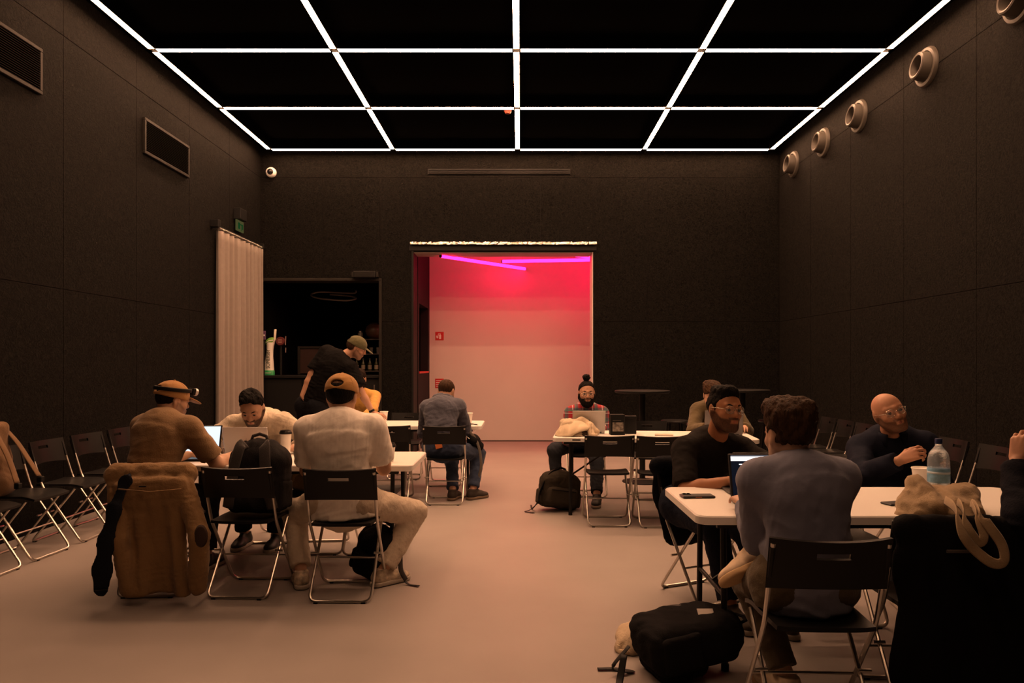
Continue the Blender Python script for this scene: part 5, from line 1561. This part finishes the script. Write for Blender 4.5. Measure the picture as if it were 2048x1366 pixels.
# backpack leaning under the back right table
Rb = rotz(.25) @ np.array(Matrix.Rotation(.16, 3, 'Y')) @ np.array(Matrix.Rotation(-.12, 3, 'X'))
o, q = backpack('backpack', 'dark olive backpack leaning on the floor by the flannel man\'s table leg', (.36, 6.99, .015), Rb, .37, .40, .22, OLIVEB, NAVY, 21, straps=False)
B0 = arr(*o.location)
MB().tube(spline([q(-.03, -.02, .37), q(-.14, -.05, .30), q(-.22, -.09, .14), q(-.23, -.12, .03)], 6), 1.0, 8, flat=(.028, .008), up=(1, 0, 0)).build('shoulder_strap', NAVY, o, True)
tails(o, [B0 + q(-.22, -.10, .04), arr(.10, 6.90, .02), arr(.05, 6.86, .008), W(1068, 1026, 6.83), W(1040, 1030, 6.78)], .010)
tails(o, [B0 + q(-.22, -.08, .05), arr(.12, 6.98, .012), W(1062, 1010, 7.22)], .008)
# backpack under the white T-shirt man's chair
Rb = rotz(-.35) @ np.array(Matrix.Rotation(.30, 3, 'Y')) @ np.array(Matrix.Rotation(.05, 3, 'X'))
o, q = backpack('backpack', 'black backpack on the floor under the man in white', (-.985, 4.74, .02), Rb, .36, .27, .17, NAVY, NAVY, 31, straps=False)
B0 = arr(*o.location)
strap(o, [W(795, 1070, 4.72), W(800, 1110, 4.66), W(802, 1140, 4.63), W(812, 1160, 4.60)], .016, .004, GREYB, 'shoulder_strap')
tails(o, [W(805, 1150, 4.62), W(815, 1163, 4.60) * arr(1, 1, 0) + arr(0, 0, .01), W(838, 1174, 4.56) * arr(1, 1, 0) + arr(0, 0, .008)], .012)
# big black backpack lying in the foreground
Rb = np.stack([unit(arr(.30, -.93, .20)), unit(arr(.10, .20, .97)) * -1, arr(0, 0, 0)], axis=1)
ex = unit(arr(-.25, .95, .0)); ez = unit(arr(.93, .25, .12)); ey = unit(np.cross(ez, ex)); ex = np.cross(ey, ez)
Rb = np.stack([ex, ey, ez], axis=1)
o, q = backpack('backpack', 'big black backpack lying in the foreground with a white tag', (.545, 3.25, .135), Rb, .50, .34, .21, NAVY, NAVY, 41, straps=False)
B0 = arr(*o.location)
MB().box(arr(.30, .02, .142), (.036, .030, .002), np.array(Matrix.Rotation(.5, 3, 'X'))).build('white_tag', mat('tag_white', (.55, .5, .46), .6), o)
MB().tube(spline([arr(.30, .12, .128), arr(.32, .16, .13), arr(.33, .18, .12)], 4), .002, 5).build('tag_cord', M['black'], o)
tails(o, [arr(.50, 3.30, .12), arr(.42, 3.27, .03), W(1265, 1340, 3.29) * arr(1, 1, 0) + arr(0, 0, .008), W(1230, 1337, 3.32) * arr(1, 1, 0) + arr(0, 0, .008), W(1195, 1341, 3.32) * arr(1, 1, 0) + arr(0, 0, .007)], .014)
tails(o, [arr(.47, 3.25, .10), arr(.44, 3.18, .01), arr(.42, 3.08, .008), arr(.40, 2.98, .007)], .016)
strap(o, [arr(.56, 3.42, .20), arr(.72, 3.42, .262), arr(.86, 3.40, .255)], .02, .004, GREYB, 'padding_edge', up=(0, 0, 1))
# beige cloth bag behind it
o = fabric_thing('cloth_bag', 'crumpled beige cloth bag on the floor behind the big black backpack', 'bag', (.58, 3.66, 0)); B0 = arr(*o.location)
S = SDF(.008); S.ell(W(1290, 1268, 3.62), (.13, .13, .055), k=.03).ell(W(1262, 1280, 3.58), (.075, .09, .05), k=.03).ell(W(1330, 1262, 3.7), (.10, .09, .07), k=.03).cap(W(1240, 1296, 3.54), W(1262, 1302, 3.50), .028, .025, k=.02)
S.cut((0, 0, .002), (0, 0, -1))
bo = sdf_obj('cloth', S, CANV, o, B0, lambda P: .010 * wavy(P - B0, 18, 6) + .005 * wavy(P - B0, 38, 7))
MB().tube(spline([W(1238, 1290, 3.50), W(1236, 1300, 3.49), W(1245, 1304, 3.47), W(1258, 1300, 3.47)], 5), .012, 8, flat=(1, .4)).build('handle', CANV, bo, True, B0)

# beige tote on the back right table
o = fabric_thing('tote_bag', 'beige canvas tote slumped on the back right table before a laptop', 'bag', (.55, 6.85, TZ)); B0 = arr(*o.location)
S = SDF(.006)
S.ell(W(1152, 866, 6.86), (.17, .11, .05), k=.03)
for a_, b_, r0, r1 in ((W(1121, 870, 6.80), W(1130, 849, 6.84), .040, .034), (W(1128, 846, 6.86), W(1166, 843, 6.90), .036, .034), (W(1166, 843, 6.90), W(1193, 864, 6.84), .034, .028),
                       (W(1116, 872, 6.75), W(1150, 875, 6.70), .026, .020), (W(1131, 850, 6.80), W(1152, 872, 6.70), .026, .022), (W(1140, 846, 6.83), W(1160, 866, 6.71), .022, .016),
                       (W(1180, 850, 6.84), W(1186, 872, 6.72), .024, .020), (W(1122, 858, 6.78), W(1118, 874, 6.72), .020, .018)):
    S.cap(a_, b_, r0, r1, k=.045)
S.cut((0, 0, TZ + .002), (0, 0, -1))
bo = sdf_obj('cloth', S, CANV, o, B0, lambda P: .005 * crease(P - B0, 13, 16) + .003 * wavy(P - B0, 44, 17), smooth=0)
top = spline([W(1117, 858, 6.84), W(1126, 845, 6.86), W(1145, 840, 6.88), W(1166, 843, 6.88), W(1182, 858, 6.84)], 5)
low = spline([W(1114, 875, 6.72), W(1126, 876, 6.67), W(1140, 874, 6.65), W(1154, 866, 6.655), W(1176, 860, 6.70)], 5)
Pg = np.zeros((len(top), 9, 3))
for i in range(len(top)):
    for k in range(9):
        w_ = k / 8; sag = math.sin(PI * w_)
        Pg[i, k] = top[i] * (1 - w_) + low[i] * w_ + arr(0, -.03, .022) * sag + arr(0, -.006, .004) * math.sin(i * 1.1 + 2 * w_) * sag
Pg[:, :, 2] = np.maximum(Pg[:, :, 2], TZ + .006)
MB().shell(Pg, .005).build('flap', CANV, bo, True, B0)
S = SDF(.006); S.ell(W(1168, 866, 6.745), (.035, .03, .026), k=.01)
sdf_obj('brown_contents', S, mat('tote_inside', (.07, .04, .02), .8), bo, B0)
strap(o, [W(1180, 846, 6.80), W(1178, 860, 6.73), W(1182, 872, 6.70) * arr(1, 1, 0) + arr(0, 0, TZ + .012), W(1195, 873, 6.72) * arr(1, 1, 0) + arr(0, 0, TZ + .01)], .016, .004, CANV, 'handle')
strap(o, [W(1128, 868, 6.72), W(1140, 876, 6.68) * arr(1, 1, 0) + arr(0, 0, TZ + .012), W(1165, 874, 6.68) * arr(1, 1, 0) + arr(0, 0, TZ + .01)], .016, .004, CANV, 'handle', up=(0, 0, 1))

# khaki tote on the front edge of the front right table
o = fabric_thing('tote_bag', 'khaki canvas tote with long loops at the front right table edge', 'bag', (1.88, 3.22, TZ)); B0 = arr(*o.location)
S = SDF(.0065)
S.ell((1.87, 3.27, .775), (.15, .12, .05), k=.03)
for a_, b_, r0, r1 in ((W(1830, 972, 3.32), W(1803, 1034, 3.22), .034, .026), (W(1834, 968, 3.32), W(1872, 1014, 3.16), .038, .034), (W(1870, 990, 3.32), W(1932, 988, 3.30), .044, .044),
                       (W(1932, 988, 3.30), W(1952, 1022, 3.17), .042, .030), (W(1812, 1036, 3.20), W(1900, 1040, 3.17), .024, .026), (W(1860, 1018, 3.22), W(1938, 1028, 3.17), .044, .036),
                       (W(1850, 985, 3.28), W(1838, 1030, 3.17), .028, .020), (W(1895, 985, 3.27), W(1912, 1030, 3.13), .026, .022), (W(1915, 985, 3.27), W(1940, 1040, 3.12), .024, .020)):
    S.cap(a_, b_, r0, r1, k=.04)
to = sdf_obj('cloth', S, CANV2, o, B0, lambda P: .005 * crease(P - B0, 12, 26) + .003 * wavy((P - B0), 40, 27), smooth=0)
strap(o, [W(1890, 1000, 3.12), W(1906, 1012, 2.88), W(1917, 1032, 2.71), W(1927, 1070, 2.65), W(1950, 1100, 2.65), W(1985, 1126, 2.64), W(2008, 1122, 2.64), W(2004, 1090, 2.65), W(1978, 1052, 2.66), W(1962, 1030, 2.70), W(1950, 1012, 2.88), W(1942, 1006, 3.10)], .019, .003, CANV2, 'handle')
strap(o, [W(1915, 1004, 3.05), W(1922, 1012, 2.88), W(1930, 1032, 2.71), W(1938, 1060, 2.66), W(1958, 1085, 2.66), W(1968, 1072, 2.66), W(1956, 1035, 2.70), W(1945, 1012, 2.88)], .018, .003, CANV2, 'handle')
# dark coat over the chair next to the blue sweater
o = fabric_thing('coat', 'black coat hung over the chair right of the man in blue', 'coat', (1.69, 2.82, .1)); B0 = arr(*o.location)
COATM = cloth('coat_black', (.006, .006, .007), bump=.3, bscale=80)
S = SDF(.010); fy = (arr(0, 1, 0), .30)
C0 = arr(1.69, 2.82, 0); cp = lambda x, y, z: C0 + arr(x, y, z)
S.cap(cp(-.19, 0, .775), cp(.19, 0, .775), .045, .045, k=.03)
S.cap(cp(-.12, -.03, .66), cp(.12, -.03, .66), .12, .12, k=.05, flat=fy).cap(cp(-.09, -.03, .55), cp(-.12, -.05, .24), .12, .15, k=.05, flat=fy).cap(cp(.09, -.03, .55), cp(.11, -.05, .22), .12, .15, k=.05, flat=fy)
S.cap(cp(.21, -.01, .75), cp(.24, -.02, .36), .05, .045, k=.03)
sdf_obj('coat_shell', S, COATM, o, B0, lambda P: .008 * wavy((P - B0) * arr(1.5, 1, .4), 11, 3))
MB().box(B0 + arr(-.02, -.085, .60), (.05, .004, .006), None, .002).build('pocket_flap', GREYB, o, False, B0)
# dark jacket on the chair of the man with glasses
bc = arr(1.048, 4.603, 0); bd = unit(arr(.913, .407, 0)); bn = unit(arr(-.407, .913, 0))
o = fabric_thing('jacket', 'black jacket hung on the chair of the man with glasses', 'jacket', (bc[0], bc[1], .2)); B0 = arr(*o.location)
S = SDF(.009); fy = (bn, .34)
S.cap(bc - bd * .20 + arr(0, 0, .775), bc + bd * .20 + arr(0, 0, .775), .055, k=.03)
S.cap(bc - bd * .10 + bn * .03 + arr(0, 0, .66), bc + bd * .12 + bn * .03 + arr(0, 0, .66), .11, k=.05, flat=fy)
S.cap(bc - bd * .08 + bn * .03 + arr(0, 0, .56), bc - bd * .05 + bn * .03 + arr(0, 0, .34), .12, .09, k=.05, flat=fy).cap(bc + bd * .10 + bn * .04 + arr(0, 0, .56), bc + bd * .10 + bn * .04 + arr(0, 0, .36), .12, .12, k=.05, flat=fy)
sdf_obj('jacket_shell', S, cloth('jacket_black', (.006, .007, .010), bump=.3, bscale=80), o, B0, lambda P: .006 * wavy((P - B0) * arr(1.4, 1, .6), 16, 13))
MB().tube([bc - bd * .15 + bn * .085 + arr(0, 0, .70), bc + bd * .15 + bn * .085 + arr(0, 0, .70)], .004, 6).build('seam', M['black'], o, True, B0)
# brown bag on the far chair of the left table
o = fabric_thing('brown_bag', 'crumpled brown bag on the chair across the left table', 'bag', (-1.60, 5.46, .46)); B0 = arr(*o.location)
S = SDF(.008); S.ell(arr(-1.62, 5.44, .53), (.13, .10, .075), k=.03).ell(arr(-1.56, 5.42, .56), (.08, .08, .06), k=.03).cap(arr(-1.70, 5.40, .52), arr(-1.60, 5.36, .60), .03, .03, k=.02)
S.cut((0, 0, .455), (0, 0, -1))
bo = sdf_obj('cloth', S, cloth('bag_brown', (.14, .095, .045)), o, B0, lambda P: .010 * wavy(P - B0, 22, 6))
strap(o, [arr(-1.70, 5.36, .53), arr(-1.66, 5.33, .60), arr(-1.58, 5.32, .62), arr(-1.52, 5.34, .55)], .014, .004, cloth('bag_brown_strap', (.20, .13, .06)), 'handle')
# tan strapped bag on the left row
o = fabric_thing('strapped_bag', 'tan bag with two hanging straps on a chair at the left wall', 'bag', (-3.80, 5.27, .46)); B0 = arr(*o.location)
S = SDF(.009); S.box(arr(-3.80, 5.20, .82), (.05, .11, .17), None, rad=.04).ell(arr(-3.78, 5.20, .66), (.07, .14, .17), k=.04).ell(arr(-3.76, 5.20, .55), (.09, .16, .10), k=.04)
TANB = cloth('bag_tan', (.17, .10, .05))
bo = sdf_obj('bag_body', S, TANB, o, B0, lambda P: .006 * wavy(P - B0, 20, 6))
strap(o, [W(15, 862, 5.32), W(35, 885, 5.30), W(58, 920, 5.28), W(78, 952, 5.26)], .030, .006, TANB, 'shoulder_strap', up=(1, 0, .3))
strap(o, [W(-6, 872, 5.14), W(12, 905, 5.14), W(24, 935, 5.14), W(34, 966, 5.13)], .030, .006, TANB, 'shoulder_strap', up=(1, 0, .3))
for x, y, Y in ((81, 958, 5.26), (36, 972, 5.13)): MB().box(W(x, y, Y), (.018, .02, .02), None, .004).build('buckle', M['black'], o, False, B0)
# sling bag on the hooded man's lap
o = fabric_thing('sling_bag', 'small dark sling bag with grey strap on the hooded man\'s lap', 'bag', (-.50, 7.68, .55)); B0 = arr(*o.location)
S = SDF(.007); S.ell(W(948, 880, 7.66), (.075, .10, .06), rot_axis((0, 1, 0), .5), k=.02).ell(W(958, 892, 7.70), (.05, .08, .05), k=.02)
bo = sdf_obj('bag_body', S, NAVY, o, B0, lambda P: .004 * wavy(P - B0, 25, 6))
strap(o, [W(938, 862, 7.62), W(952, 880, 7.58), W(960, 905, 7.56), W(962, 935, 7.56), W(956, 958, 7.57)], .014, .003, cloth('strap_grey', (.16, .14, .12)), 'strap')
MB().tube(spline([W(932, 872, 7.60), W(942, 880, 7.585), W(952, 888, 7.60)], 4), .003, 6).build('zip', M['chrome'], bo, True, B0)
